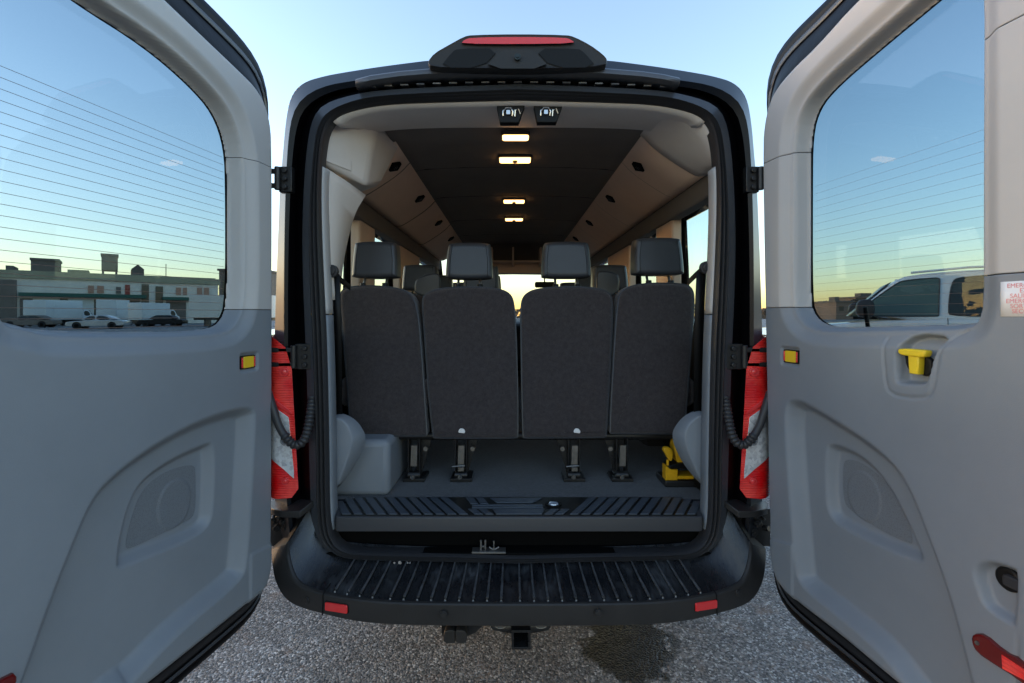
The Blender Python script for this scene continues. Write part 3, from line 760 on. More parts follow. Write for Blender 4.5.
# headliner: cross-section swept forward
def sweep(sec, D0, D1, n=12):
    return [[(x, Y0+D0+(D1-D0)*k/n, z) for x, z in sec] for k in range(n+1)]
q = MB(); secc = [(-.60, 2.272), (-.52, 2.288), (-.3, 2.298), (0, 2.302), (.3, 2.298), (.52, 2.288), (.60, 2.272)]
q.loft(sweep(secc, 2.12, 5.75)); q.loft([[(x, Y0+5.75, z) for x, z in secc], [(x*1.3, Y0+6.05, z-.35) for x, z in secc]]); HL = q.build('headliner', 'headliner', VAN, smooth=60, solid=.004)
for D in (2.78, 3.45, 4.3, 5.1):
    q = MB(); q.tube([(x, Y0+D, z-.001) for x, z in smooth_poly(secc, 1, closed=False)], .004, 6); q.build('headliner_seam', 'black', HL)
for s in (-1, 1):
    q = MB(); sec = smooth_poly([(s*.545, 2.292), (s*.575, 2.282), (s*.64, 2.21), (s*.80, 2.105), (s*.845, 2.085), (s*.90, 2.10), (s*.95, 2.13)], 2, closed=False)
    D0 = 2.3 if s < 0 else 2.16
    q.loft(sweep(sec, D0, 5.75)); BIN = q.build('roof_side_trim', 'bin_beige', VAN, smooth=60, solid=.004)
    # diamond shaped air vents on the slanted face
    for D in (2.50, 3.19, 4.03, 4.87):
        a, nx = Vector((s*.635, Y0+D, 2.214)), Vector((-s*.55, 0, -.83)).normalized()
        ty = Vector((0, 1, 0)); tz = nx.cross(ty)
        v = MB(); r_ = .05
        f = lambda aa, bb, cc: tuple(a+ty*aa+tz*bb-nx*cc)
        v.slab(round_diamond(r_), -.010, .004, .003, f, seg=2, rb=0)
        vt = v.build('air_vent', 'vent_black', BIN)
        v = MB(); 
        for k in (-1, 0, 1): v.slab(round_rect(-.016+abs(k)*.006, .016-abs(k)*.006, k*.009-.0018, k*.009+.0018, .001, 2), -.011, -.006, .0, f, rb=0)
        v.build('vent_slat', 'bumper', vt)
    for D in (2.62, 3.5, 4.4):
        v = MB(); pth = [(x-s*.0015, Y0+D, z-.002) for x, z in sec]; v.tube(pth, .0022, 5); v.build('trim_seam', 'headliner', BIN)

# rear header trim: light panel from the top seal to the dark headliner, with blended corners
q = MB()
top = [p for p in seal_in]
arr = [Vector(p) for p in resample([p for p in seal_in if abs(p[0]) < .73 and p[2] > 2.15], 40)]
full = [Vector((-p.x, p.y, p.z)) for p in arr[::-1]]+arr[1:]
A = [Vector((p.x, Y0+1.875, p.z)) for p in full]
B = [Vector((p.x*.985, Y0+1.91, p.z-.006)) for p in full]
def innerpt(p, t):
    x = p.x*.90; k = abs(p.x)
    return Vector((x, Y0+2.15, 2.276-.012*(abs(x)/.575)**4))
C = [B[i].lerp(innerpt(B[i], 0), .35)+Vector((0, 0, .006)) for i in range(len(B))]
E = [B[i].lerp(innerpt(B[i], 0), .9)-Vector((0, 0, .002)) for i in range(len(B))]
G = [innerpt(p, 0)+Vector((0, .02, .02)) for p in B]
q.loft([A, B, C, E, G]); HD = q.build('rear_header_trim', 'trim_beige', VAN, smooth=70, solid=.003)
# filler between header corners and roof side trims
for s in (-1, 1):
    q = MB()
    if s < 0:
        # left: air duct box, drops lower than the roof side trim
        rear = [P(321, 162, 1.90), P(367, 189, 2.10), P(378, 112, 2.10), P(322, 100, 1.90)]
        farq = [(-.95, Y0+2.44, 2.0), (-.70, Y0+2.44, 2.10), (-.56, Y0+2.40, 2.31), (-.95, Y0+2.4, 2.31)]
        n1 = 8
        for k in range(n1):
            pass
        q.hexa(rear, farq); q.build('air_duct_cover', 'trim_beige', VAN, smooth=30, bevel=.028)
        q = MB(); q.hexa([P(322, 160, 1.905), P(352, 172, 2.02), P(352, 104, 2.02), P(324, 106, 1.905)], [P(321.5, 160, 1.93), P(350, 172, 2.06), P(350, 104, 2.06), P(322, 106, 1.93)]); q.build('duct_end_cover', 'trim_beige', VAN, bevel=.006)
        # pillar cover below the duct box
        q = MB()
        a = [P(323, 166, 1.91), P(323, 200, 1.91), P(324, 240, 1.91), P(325, 300, 1.91)]
        b = [P(345, 180, 2.02), P(340, 205, 2.0), P(336, 250, 1.99), P(335, 300, 1.98)]
        c_ = [P(366, 195, 2.16), P(354, 214, 2.14), P(343, 262, 2.1), P(340, 300, 2.08)]
        d_ = [(-.91, Y0+2.3, 2.0), (-.91, Y0+2.25, 1.85), (-.91, Y0+2.2, 1.6), (-.91, Y0+2.15, 1.45)]
        crv = [resample(smooth_poly(k, 2, closed=False), 16) for k in (a, b, c_, d_)]
        q.loft(crv); q.build('pillar_cover', 'trim_beige', VAN, smooth=60, solid=.003)
    else:
        a = [P(652, 107, 1.885), P(680, 109, 1.885), P(700, 117, 1.885), (P(712, 135, 1.885)), P(716, 150, 1.89), P(716.5, 168, 1.89)]
        b = [(.535, Y0+2.17, 2.292), (.575, Y0+2.17, 2.278), (.64, Y0+2.17, 2.206), (.80, Y0+2.17, 2.101), (.845, Y0+2.17, 2.081), (.90, Y0+2.17, 2.096)]
        ca, cb2 = [resample(smooth_poly(k, 2, closed=False), 30) for k in (a, b)]
        q.loft([ca, [x.lerp(y, .3) for x, y in zip(ca, cb2)], [x.lerp(y, .7) for x, y in zip(ca, cb2)], cb2, [y+Vector((0, .06, .0)) for y in cb2]])
        q.build('corner_trim', 'trim_beige', VAN, smooth=75, solid=.003)
# top latches for the doors
for x0, x1, y0, y1 in ((496.5, 525, 103.5, 117), (533.5, 563, 103.5, 116.5)):
    a = Vector(P((x0+x1)/2, (y0+y1)/2+2, 1.905)); wd = (x1-x0)*1.905/F/2
    q = MB(); f = lambda aa, bb, cc: (a.x+aa, a.y+cc, a.z+bb)
    q.slab([(-wd*.75, -.042), (wd*.55, -.042), (wd, .028), (-wd, .028)], -.004, .03, .003, f, seg=2, rb=0)
    lt = q.build('top_latch', 'black', VAN)
    q = MB(); q.tube([f(-.03, -.018, -.008), f(-.03, .0, -.012), f(-.018, .012, -.012), f(.0, .012, -.012), f(.008, -.002, -.012), f(.006, -.018, -.008)], .0035, 8)
    q.tube([f(.016, -.02, -.008), f(.018, .004, -.012), f(.030, .008, -.012), f(.038, -.01, -.008)], .003, 8)
    q.slab(round_rect(-.018, -.002, -.014, .004, .002, 2), -.014, -.004, .001, f, seg=1, rb=0)
    q.build('latch_loop', 'chrome', lt)

# ------------------------------------------------------------------ ceiling lamps (lit)
for i, (x, y, D, wx, wy) in enumerate(((515.5, 128.5, 2.20, .060, .026), (515, 155, 2.60, .084, .036), (514, 200, 3.55, .076, .036), (514, 217.5, 4.22, .076, .036))):
    X = CX+(x-PX)*D/F; Z = 2.298 if i else 2.272
    q = MB(); f = lambda a, b, c: (X+a, Y0+D+b, Z-c)
    q.slab(round_rect(-wx-.006, wx+.006, -wy-.006, wy+.006, .014), .0 if i else .0, .016, .005, lambda a, b, c: (X+a, Y0+D+b, Z-.016+c), seg=2, rb=0)
    lp = q.build('ceiling_lamp', 'bumper', VAN)
    q = MB(); q.slab(round_rect(-wx, wx, -wy, wy, .012), 0, .012, .004, lambda a, b, c: (X+a, Y0+D+b, Z-.026+c), seg=2, rb=0)
    ln_ = q.build('lamp_lens', 'lamp_glow', lp)
    if i:
        q = MB(); q.cyl((X, Y0+D-wy*.2, Z-.026), (X, Y0+D-wy*.2, Z-.034), .013, 16); q.build('lamp_switch', 'bumper', lp)
    continue
    L_ = bpy.data.lights.new('lamp_bulb', 'POINT'); L_.energy = LAMP_W = .9 if i else .3; L_.color = (1, .60, .28); L_.shadow_soft_size = .03
    lo = bpy.data.objects.new('lamp_bulb', L_); lo.location = (X, Y0+D, Z-.07); COL.objects.link(lo); lo.parent = VAN

# ------------------------------------------------------------------ jack cover wings, wheel arch box
def wing(pts, sx, D, name):
    q = MB(); pl = smooth_poly(pts, 2)
    f = lambda a, b, c: P(a, b, D+c)
    q.slab(pl, 0, .10, .012, f, seg=4, rb=0); return q.build(name, 'trim_blue', VAN, smooth=60)
q = MB()
def wing2(outer, face, D, name):
    q = MB()
    o_ = resample([(a, b, 0) for a, b in smooth_poly(outer, 2)], 60, closed=True); f_ = resample([(a, b, 0) for a, b in smooth_poly(face, 2)], 60, closed=True)
    rb_ = [P(p.x, p.y, D+.14) for p in o_]; r0_ = [P(p.x, p.y, D+.05) for p in o_]; r1_ = [P(p.x, p.y, D+.002) for p in f_]
    ff = inset([(p.x, p.y) for p in f_], 1.2); r2_ = [P(a, b, D) for a, b in ff]
    r15 = [P(a, b, D+.006) for a, b in inset([(p.x, p.y) for p in f_], -.8)]; r3_ = [P(a, b, D) for a, b in inset([(p.x, p.y) for p in f_], 2.0)]
    q.loft([rb_, r0_, r15, r1_, r2_, r3_], closed=True); q.add(r3_, [tuple(range(60))])
    q.build(name, 'trim_blue', VAN, smooth=60)
wing2([(331.5, 419), (333.5, 414.5), (343.7, 413), (356.6, 420), (364, 431), (366, 438), (363.5, 449), (352, 470), (338.5, 488.5), (333, 486), (331.5, 470)],
      [(331.5, 421), (333, 418), (341, 418.5), (348, 425), (352.5, 436), (353, 441), (350, 452), (343, 472), (337, 486.5), (333, 485), (331.5, 470)], 1.955, 'corner_cover')
wing2([(708.5, 414), (705, 410.5), (695, 410), (682, 417), (674, 428), (672, 434), (674, 446), (685, 467), (703, 487), (707.5, 483), (708.5, 470)],
      [(708.5, 417), (706, 415), (698, 416), (688, 424), (684.5, 433), (684.5, 440), (688, 452), (696, 470), (703.5, 486), (707.5, 482), (708.5, 470)], 1.955, 'corner_cover')
q = MB(); xa, xb = P(345, 0, 2.10)[0], P(390, 0, 2.10)[0]
q.box(-.90, xb, Y0+2.09, Y0+2.75, ZF-.008, P(0, 440, 2.10)[2]); q.build('wheel_arch_box', 'trim_blue', VAN, bevel=.028, smooth=60)
# seat belt hardware at both sides
for s, gx, gy, pts in ((-1, 333, 271.5, [(335, 273, 1.975), (342, 281, 2.10), (350, 287, 2.25)]), (1, 705, 268, [(702, 269, 1.975), (695, 275, 2.10), (688, 282, 2.25)])):
    c = Vector(P(gx, gy, 1.965)); q = MB()
    q.cyl(c, c+Vector((0, -.022, 0)), .026, 24); q.cyl(c+Vector((0, -.022, 0)), c+Vector((0, -.030, 0)), .017, 20); BG = q.build('belt_guide', 'rubber', VAN, bevel=.003)
    q = MB(); 
    x0 = gx+(1.5 if s < 0 else -3.5)
    w0 = .020
    pth = [P(x0+(.0), gy+4, 1.972), P(x0+(2 if s < 0 else -2), gy+45, 1.99), P(x0+(3 if s < 0 else -3), 415, 2.0)]
    q.loft([[(x-w0, y, z) for x, y, z in pth], [(x+w0, y, z) for x, y, z in pth]])
    q.build('belt_webbing', 'black', BG, solid=.002)
    q = MB(); pth = [P(*p) for p in pts]; q.loft([[(x, y, z+.012) for x, y, z in pth], [(x, y, z-.016) for x, y, z in pth]]); q.build('shoulder_belt', 'black', BG, solid=.002)

# ------------------------------------------------------------------ seats
def backmap(D0, z0, lean, X0=0):
    """a: X, b: Z, c: depth forward; leans forward-up"""
    return lambda a, b, c: (a+X0, Y0+D0+(b-z0)*lean+c, b)
def make_seat(outline, D0, head, leg_x, parent, X0=0, fabric='seat_fabric', headmat='vinyl'):
    z0 = min(z for _, z in outline); lean = .17
    f = backmap(D0, z0, lean)
    m_ = MB(); pl = outline
    m_.slab(pl, 0, .115, .022, f, seg=5, rb=.03)
    root = m_.build('passenger_seat', fabric, parent, smooth=60)
    zt = max(z for _, z in outline); xs = [x for x, _ in outline]; xa, xb = min(xs), max(xs)
    # piping along the rear edge
    q = MB(); q.tube([f(a, b, .010) for a, b in inset(pl, .0035)], .0042, 6, closed=True); q.build('piping', 'vinyl', root)
    # cushion
    q = MB(); q.slab(round_rect(xa+.01, xb-.01, 0, .15, .05), D0+.06, D0+.50, .03, lambda a, b, c: (a, Y0+c, 1.00+b), seg=4); q.build('cushion', fabric, root)
    # headrest (tapered)
    hx0, hx1, hz0, hz1 = head
    c = ((hx0+hx1)/2)
    hp = smooth_poly([(hx0, hz0+.02), (hx0+.004, hz0), (hx1-.004, hz0), (hx1, hz0+.02), (hx1-.008, hz1-.022), (hx1-.020, hz1), (hx0+.020, hz1), (hx0+.008, hz1-.022)], 2)
    fh = lambda a, b, cc: (a, Y0+D0+.045+(zt-z0)*lean+(b-zt)*.12+cc, b)
    q = MB(); q.slab(hp, 0, .12, .024, fh, seg=5); HR = q.build('headrest', headmat, root, smooth=70)
    for s in (-1, 1):
        q = MB(); q.tube([fh(c+s*(hx1-hx0)*.40, hz0+.012, -.0002), fh(c+s*(hx1-hx0)*.395, (hz0+hz1)/2, -.0004), fh(c+s*(hx1-hx0)*.355, hz1-.018, -.0002)], .0016, 5); q.build('headrest_seam', 'black', HR)
        q = MB(); q.cyl(fh(c+s*.055, hz0+.02, .06), f(c+s*.055, zt-.03, .06), .0065, 10); q.build('headrest_post', 'steel', root)
        q = MB(); q.cyl(f(c+s*.055, zt-.004, .05+.01), f(c+s*.055, zt+.012, .06), .015, 12); q.build('post_collar', 'black', root)
    return root, f, z0
def leg(root, x, D0, ztop, side=1, latch=False):
    q = MB()
    Dl = D0+.10; zb = ZF-.006
    lean = Matrix.Translation((x, Y0+Dl, 0))
    # pair of black side plates leaning, with a foot
    for s in (-1, 1):
        q.hexa([(x+s*.026-.003, Y0+Dl-.02, zb+.02), (x+s*.026+.003, Y0+Dl-.02, zb+.02), (x+s*.026+.003, Y0+Dl+.06, zb+.02), (x+s*.026-.003, Y0+Dl+.06, zb+.02)],
               [(x+s*.026-.003, Y0+Dl-.03, ztop), (x+s*.026+.003, Y0+Dl-.03, ztop), (x+s*.026+.003, Y0+Dl+.02, ztop), (x+s*.026-.003, Y0+Dl+.02, ztop)])
    q.box(x-.05, x+.052, Y0+Dl-.03, Y0+Dl+.09, zb, zb+.016); q.cyl((x-.03, Y0+Dl-.015, zb+.03), (x+.03, Y0+Dl-.015, zb+.03), .016, 16)
    # diagonal brace
    q.hexa([(x+side*.03, Y0+Dl+.02, ztop-.02), (x+side*.10, Y0+Dl+.02, ztop-.02), (x+side*.10, Y0+Dl+.03, ztop-.02), (x+side*.03, Y0+Dl+.03, ztop-.02)],
           [(x+side*.0, Y0+Dl+.02, zb+.03), (x+side*.03, Y0+Dl+.02, zb+.03), (x+side*.03, Y0+Dl+.03, zb+.03), (x+side*.0, Y0+Dl+.03, zb+.03)])
    lg = q.build('seat_leg', 'black_metal', root, bevel=.002)
    q = MB(); fz = lambda a, b, c: (x+a, Y0+Dl-.024+c, zb+b)
    q.slab([(-.016, .075), (.016, .075), (.019, .175), (-.012, .175)], -.008, .004, .002, fz, seg=1, rb=0)
    if latch:
        q.slab(round_rect(-.014, .016, .052, .072, .003, 2), -.012, .004, .002, fz, seg=1, rb=0)
        q.tube([fz(-.04, .078, -.02), fz(-.01, .082, -.024), fz(.02, .082, -.02)], .004, 8)
    q.build('leg_bracket', 'steel', root)
    q = MB(); q.cyl((x+side*.055, Y0+Dl-.01, zb+.155), (x+side*.055, Y0+Dl-.022, zb+.155), .011, 12); q.build('leg_bolt', 'steel', root); q = MB(); q.cyl((x-.004, Y0+Dl-.032, zb+.026), (x-.004, Y0+Dl-.04, zb+.026), .011, 12); q.build('leg_bolt', 'chrome', root)
    # bench frame tube just under the backrest
def px_outline(pts, D0, lean=.17):
    """photo outline of a leaning backrest -> (X, Z) on the leaning plane"""
    zb = P(pts[0][0], max(p[1] for p in pts), D0)[2]; out = []
    for x, y in pts:
        k = (y-PY)/F          # z = CZ - k D ; D = D0 + (z-zb)*lean
        D = (D0+(CZ-zb)*lean)/(1+k*lean); out.append((CX+(x-PX)*D/F, CZ-k*D))
    return out
SD = 2.20
seats = [
    ([(352, 437), (349.3, 435), (349, 432), (347, 400), (342, 340), (338.2, 300), (340, 289.5), (351, 285.5), (375, 284.8), (399, 287.5), (412, 294), (417.2, 306), (421, 340), (425, 400), (427.3, 433), (427, 436.3), (424, 437.3), (388, 437.3)], (350.5, 396.8, 241, 278), 414, 1),
    ([(436, 439.3), (432.7, 438.5), (432, 435), (428, 400), (424, 340), (421, 301), (424, 293.5), (436, 288), (468, 285.8), (498, 287.5), (511, 293), (515, 304), (517, 340), (518.5, 400), (518.5, 435), (518, 438.5), (515, 439.3), (475, 439.5)], (445, 492.5, 242, 279), 461, 1),
    ([(526, 439.3), (522.8, 438.5), (522.4, 435), (521.5, 400), (520.5, 340), (520.3, 304), (524, 294), (536, 288), (566, 285.8), (597, 287), (610, 291.5), (614, 301), (612.5, 340), (609.5, 400), (607.4, 434), (606.8, 437.5), (604, 438.6), (565, 439)], (542, 592, 241, 278), 574, -1),
    ([(613, 434.8), (610, 434), (609.8, 430), (611, 400), (614.5, 340), (617.5, 302), (620.5, 291), (634, 284), (658, 282), (685, 283), (693.5, 287.5), (696, 299), (693, 340), (688.5, 400), (686.2, 430), (685.6, 434), (683, 434.8), (648, 435)], (635, 685.3, 237, 275), 622, -1),
]
for i, (pts, hd, lx, sd_) in enumerate(seats):
    ol = smooth_poly(px_outline(pts, SD), 2)
    z0 = min(z for _, z in ol); zt = max(z for _, z in ol)
    Dh = SD+.045+(zt-z0)*.17+.01
    hx0, hx1 = P(hd[0], 0, Dh)[0], P(hd[1], 0, Dh)[0]; hz1, hz0 = P(0, hd[2], Dh+.02)[2], P(0, hd[3], Dh)[2]
    root, f, z0 = make_seat(ol, SD, (hx0, hx1, hz0, hz1), 0, VAN)
    X = P(lx, 0, SD+.08)[0]
    leg(root, X, SD, z0+.06, sd_, latch=i in (1, 2))
    root['label'] = ('rear bench seat at the left wall, over the wheel arch box', 'rear bench seat left of centre with a small white tag', 'rear bench seat right of centre with a small white tag', 'rear bench seat at the right wall, above the yellow jack')[i]
    if i in (1, 2):
        cx = P((461.5, 577)[i-1], 431.5, SD)
        q = MB(); q.slab(smooth_poly([(-.017, -.006), (-.01, .012), (.006, .013), (.017, .002), (.014, -.010), (.002, -.008)], 1), -.008, .004, .003, lambda a, b, c: (cx[0]+a, cx[1]+.008+c, cx[2]+b), seg=2, rb=0)
        q.build('strap_tag', 'white_label', root)
q = MB(); q.tube([(-.74, Y0+SD+.09, .865), (.76, Y0+SD+.09, .865)], .02, 12); q.build('bench_rail', 'black_metal', VAN)
# dark filler boxes added in the gap next to outer seats
for s in (-1, 1):
    q = MB(); xa, xb = sorted((s*.80, s*.90)); q.box(xa, xb, Y0+2.10, Y0+2.2, ZF, 1.42); q.build('dark_filler', 'black', VAN, bevel=.02)
# seats further forward
proto = None
def front_seat(x, D, z=.0):
    global proto
    if proto is None:
        ol = smooth_poly([(-.2, .98), (-.215, 1.3), (-.205, 1.52), (-.17, 1.575), (0, 1.585), (.17, 1.575), (.205, 1.52), (.215, 1.3), (.2, .98), (0, .975)], 2)
        root, f, z0 = make_seat(ol[::-1], 0.0, (-.125, .125, 1.61, 1.79), 0, VAN)
        q = MB(); q.box(-.16, -.12, Y0+.05, Y0+.35, .65, 1.0); q.box(.12, .16, Y0+.05, Y0+.35, .65, 1.0); q.build('seat_leg', 'black_metal', root, bevel=.004)
        proto = root; o = root
    else: o = copy_tree(proto, VAN)
    o.location = (x, D, z); return o
for x, D in ((-.66, 3.15), (-.235, 3.15), (.66, 3.15), (-.66, 4.0), (-.235, 4.0), (.66, 4.0), (-.55, 4.95), (.62, 4.95)):
    o = front_seat(x, D); o['label'] = 'charcoal seat further forward in the cabin'
# light grey back cushions with slanted tops glimpsed between the rear headrests
for (pts, D) in ((((415, 296), (414, 283), (420, 276), (438, 272), (441, 278), (440, 296)), 2.75), (((596, 296), (596, 274), (600, 270), (616, 272.5), (620, 278), (618, 296)), 2.75)):
    q = MB(); q.slab(smooth_poly(pts, 1), 0, .10, 0, lambda a, b, c: P(a, b, D+c*.3), rb=0); q.build('folded_armrest', 'vinyl', VAN, bevel=.01)
# dashboard, steering wheel, mirror, overhead shelf
q = MB(); q.slab(smooth_poly([(5.55, .8), (5.6, 1.25), (5.75, 1.36), (6.3, 1.38), (6.3, .8)], 1), -.9, .9, .01, lambda a, b, c: (c, Y0+a, b), seg=2); q.build('dashboard', 'black', VAN)
q = MB(); q.box(-.62, .62, Y0+5.35, Y0+5.75, 2.03, 2.05); q.box(-.62, .62, Y0+5.60, Y0+5.75, 1.93, 2.04); q.box(-.01, .01, Y0+5.35, Y0+5.75, 2.0, 2.2); q.box(-.25, -.23, Y0+5.35, Y0+5.6, 2.0, 2.2); q.box(.3, .32, Y0+5.35, Y0+5.6, 2.0, 2.2)
q.build('overhead_shelf', 'bin_beige', VAN, bevel=.006)
q = MB(); q.slab(round_rect(-.12, .12, -.035, .035, .02), 0, .02, .006, lambda a, b, c: (.38+a, Y0+5.7+c, 1.80+b), seg=2); q.cyl((.38, Y0+5.72, 1.82), (.38, Y0+5.85, 1.92), .008, 8); q.build('rear_view_mirror', 'black', VAN)
q = MB(); q.tube([(-.42+.19*math.cos(2*math.pi*k/32), Y0+5.40+.06*math.sin(2*math.pi*k/32), 1.36+.18*math.sin(2*math.pi*k/32)) for k in range(32)], .014, 8, closed=True); q.box(-.60, -.24, Y0+5.41, Y0+5.43, 1.34, 1.38); q.build('steering_wheel', 'rubber', VAN)
# wheels
for s in (-1, 1):
    for D in (3.1, 6.5):
        q = MB(); xa, xb = s*.78, s*.98; c = Vector((0, Y0+D, .36))
        prof = [(xa, .20), (xa, .33), (xa+s*.02, .355), (xb-s*.02, .355), (xb, .33), (xb, .20)]
        q.loft([[(x, c.y+r_*math.cos(2*math.pi*k/40), c.z+r_*math.sin(2*math.pi*k/40)) for k in range(40)] for x, r_ in prof], closed=True); W = q.build('wheel', 'tyre', VAN, smooth=40)
        q = MB(); prof = [(xb-s*.01, .21), (xb-s*.03, .19), (xb-s*.06, .12), (xb-s*.02, .07), (xb-s*.02, .001)]
        q.loft([[(x, c.y+r_*math.cos(2*math.pi*k/40), c.z+r_*math.sin(2*math.pi*k/40)) for k in range(40)] for x, r_ in prof], closed=True); q.build('rim', 'rim', W, smooth=40)

# ================================================================== REAR DOORS
GW = .080   # glass plane behind the trim face
def door(side):
    al = R(11.2) if side < 0 else R(9.0)
    H = Vector((side*.938, Y0+1.85, 0))
    dr = Vector((side*math.sin(al), -math.cos(al), 0)); no = Vector((side*math.cos(al), math.sin(al), 0))
    def W3(u, z, w):
        return (H.x+dr.x*u+no.x*w, H.y+dr.y*u+no.y*w, z)
    def mapf(u, z, w): return np.stack([H.x+dr.x*u+no.x*w, H.y+dr.y*u+no.y*w, z+0*u], 1)
    def uz(x, y, w=0):
        k = (x-PX)/F   # X = CX + k D ; Y = Y0 + D
        # H.x+dr.x u+no.x w - CX = k (H.y+dr.y u+no.y w - Y0)
        u = (k*(H.y+no.y*w-Y0)-(H.x+no.x*w-CX))/(dr.x-k*dr.y); D = H.y+dr.y*u+no.y*w-Y0
        return (u, CZ-(y-PY)*D/F)
    U = lambda pts, w=0: [uz(x, y, w) for x, y in pts]
    UE = .985 if side < 0 else .93          # free edge of the door
    return dict(W=W3, mapf=mapf, uz=uz, U=U, UE=UE, no=no, dr=dr, H=H, side=side)

def build_door(side):
    d = door(side); W3, mapf, uz, U, UE = d['W'], d['mapf'], d['uz'], d['U'], d['UE']
    # --- glass outline in its own plane
    if side < 0:
        gl = U([(228, 300), (228, 190), (226.5, 148), (215, 113), (190, 84), (145, 45), (74, 0)], GW)
        u0_, zt = gl[-1]; ge = .845
        gl += [(u0_+(ge-u0_)*.5, zt+.02), (ge-.03, zt+.03), (ge, zt+.0), (ge, 1.9)]
        a = uz(8, 325, GW); b_ = uz(30, 332, GW)
        gl += [(ge, uz(2, 300, GW)[1]), (ge-.012, a[1]+.008), (a[0], a[1]), (b_[0], b_[1])] + U([(120, 333.5), (203, 332), (221, 323)], GW)
        to = U([(274.5, 150), (272, 118), (262, 91), (240, 69), (215, 45), (168.5, 0)])
        z1 = to[-1][1]; to += [(.62, z1+.035), (.80, z1+.05), (UE-.06, z1+.05), (UE, z1+.0)]
        bl_ = uz(152.6, 683)
        to += [(UE, bl_[1]+.06), (UE-.05, bl_[1]), bl_] + U([(200, 645), (252, 602), (266, 590), (272, 573), (273.5, 550), (274, 400)])
    else:
        gl = U([(810, 300), (810, 190), (810.5, 135), (818, 108), (836, 86), (880, 48), (945, -6)], GW)
        zt = gl[-1][1]; ge = uz(985, 200, .024)[0]-.013
        u0_ = gl[-1][0]; gl += [(u0_+(ge-u0_)*.5, zt+.015), (ge-.03, zt+.02), (ge, zt-.01), (ge, 1.9), (ge, 1.6)]
        zz_ = uz(900, 327, GW)[1]; gl += [(ge, zz_+.035), (ge-.025, zz_+.008)]+U([(900, 327), (845, 329), (826, 326), (814, 315)], GW)
        to = U([(760, 150), (763, 118), (771, 92), (790, 69), (815, 45), (854, 0)])
        z1 = to[-1][1]; to += [(.62, z1+.03), (UE-.10, z1+.04), (UE-.02, z1+.03), (UE, z1-.03)]
        bl_ = uz(893, 683)
        to += [(UE, bl_[1]+.06), (UE-.05, bl_[1]), bl_] + U([(840, 637), (792, 600), (779, 587), (771, 570), (768, 545), (765, 400)])
    gl = smooth_poly(gl, 2); to = smooth_poly(to, 2)
    glx = inset(gl, .004)
    gtrim = inset(gl, -.000)
    tin = inset(to, .0)
    # --- where the upper and lower trims meet: height of the seam as function of u
    def seam(u):
        if side < 0: return np.where(u < .47, uz(250, 309.5)[1], 1.50)
        zl, zr = uz(785, 307.5)[1], uz(1002, 274)[1]
        return np.where(u < .42, zl, zr+0*u)
    rec = {}
    if side < 0:
        R_out = smooth_poly(U([(256, 402), (207, 414), (155, 441), (109, 475), (88, 501), (67, 552), (46.5, 604), (20, 680)]) + [(.93, .40), (.6, uz(120, 683)[1]-.02)] + U([(130, 690), (180, 634), (243, 582), (249, 560), (256, 430)]), 2)
        sp_out = smooth_poly(U([(225, 443), (218, 442), (181, 459), (150, 483), (136, 520), (128, 568), (134, 572), (155, 563), (207, 541), (224, 525), (226, 500), (227, 460)]), 2)
        sp_in = smooth_poly(U([(210, 463), (181, 470), (157, 489), (146, 520), (139, 553), (150, 551), (200, 525), (210, 518), (211.5, 500), (211, 475)], .016), 2)
        rfl = (249, 361, 1)
    else:
        R_out = smooth_poly(U([(783, 402), (797, 397), (812, 404), (859, 432), (893, 459), (911, 485), (931, 537), (952, 594), (975, 683)]) + [(.80, .30)] + U([(900, 683), (880, 655), (840, 620), (797, 586), (793, 560), (786, 470)]), 2)
        sp_out = smooth_poly(U([(813, 448), (818, 443), (828, 444), (849, 454), (874, 479), (895, 521), (911, 560), (908, 565), (893, 561), (843, 538), (818, 522), (812.5, 500)]), 2)
        sp_in = smooth_poly(U([(827, 463), (833, 458), (849, 463), (869, 480), (889, 511), (899, 547), (890, 546), (864, 533), (833, 512), (827, 500)], .016), 2)
        rfl = (790, 355.5, 1)
    rc = uz(rfl[0], rfl[1]+1)
    rr_ = round_rect(rc[0]-.048, rc[0]+.048, rc[1]-.036, rc[1]+.036, .012)
    recs = [(rr_, .010, .010)]
    if side > 0:
        h1 = smooth_poly(U([(909, 333), (896, 346), (896, 380), (900, 385), (925, 386), (930, 380), (937, 352), (948, 336)]), 1)
        recs.append((h1, .035, .012))
        h2 = smooth_poly(U([(972, 573), (976, 563), (988, 559), (1008, 564), (1024, 572)]) + [(.79, .50), (.80, .42)] + U([(1024, 632), (1006, 623), (988, 611), (980, 600)]), 2)
        recs.append((h2, .022, .018))
        bez = smooth_poly(U([(884, 338), (886, 382), (892, 395.5), (926.5, 399), (934, 390), (940, 348), (952, 336), (961, 331)]), 2, closed=False)
    step = uz(260 if side < 0 else 781, 552 if side < 0 else 547)
    sx0 = uz(272 if side < 0 else 768, 550)[0]; sx1 = uz(249 if side < 0 else 794, 550)[0]
    def height(u, z):
        g = sdf(gl, u, z)
        w = (GW-.024)*(1-sstep(g, -.003, .013)) + .024*(1-sstep(g, .014, .062))
        # soft crown near the outer border
        o = sdf(to, u, z); w = w+.012*sstep(o, -.022, .0)**2
        lower = z < 1.43
        # big embossed recess
        r_ = sdf(R_out, u, z)
        fade = np.where(z < 1.30, 1.0, 0.0)
        w = w+.046*(1-sstep(r_, -.050, .0))*fade
        sd2 = sdf(sp_out, u, z); w = w+.028*(1-sstep(sd2, -.032, .0))
        for pl, dp, tw in recs: w = w+dp*(1-sstep(sdf(pl, u, z), -tw, .0))
        # speaker grille: thin rim groove
        si_ = sdf(sp_in, u, z); w = w+.0016*np.exp(-(si_/.0025)**2)
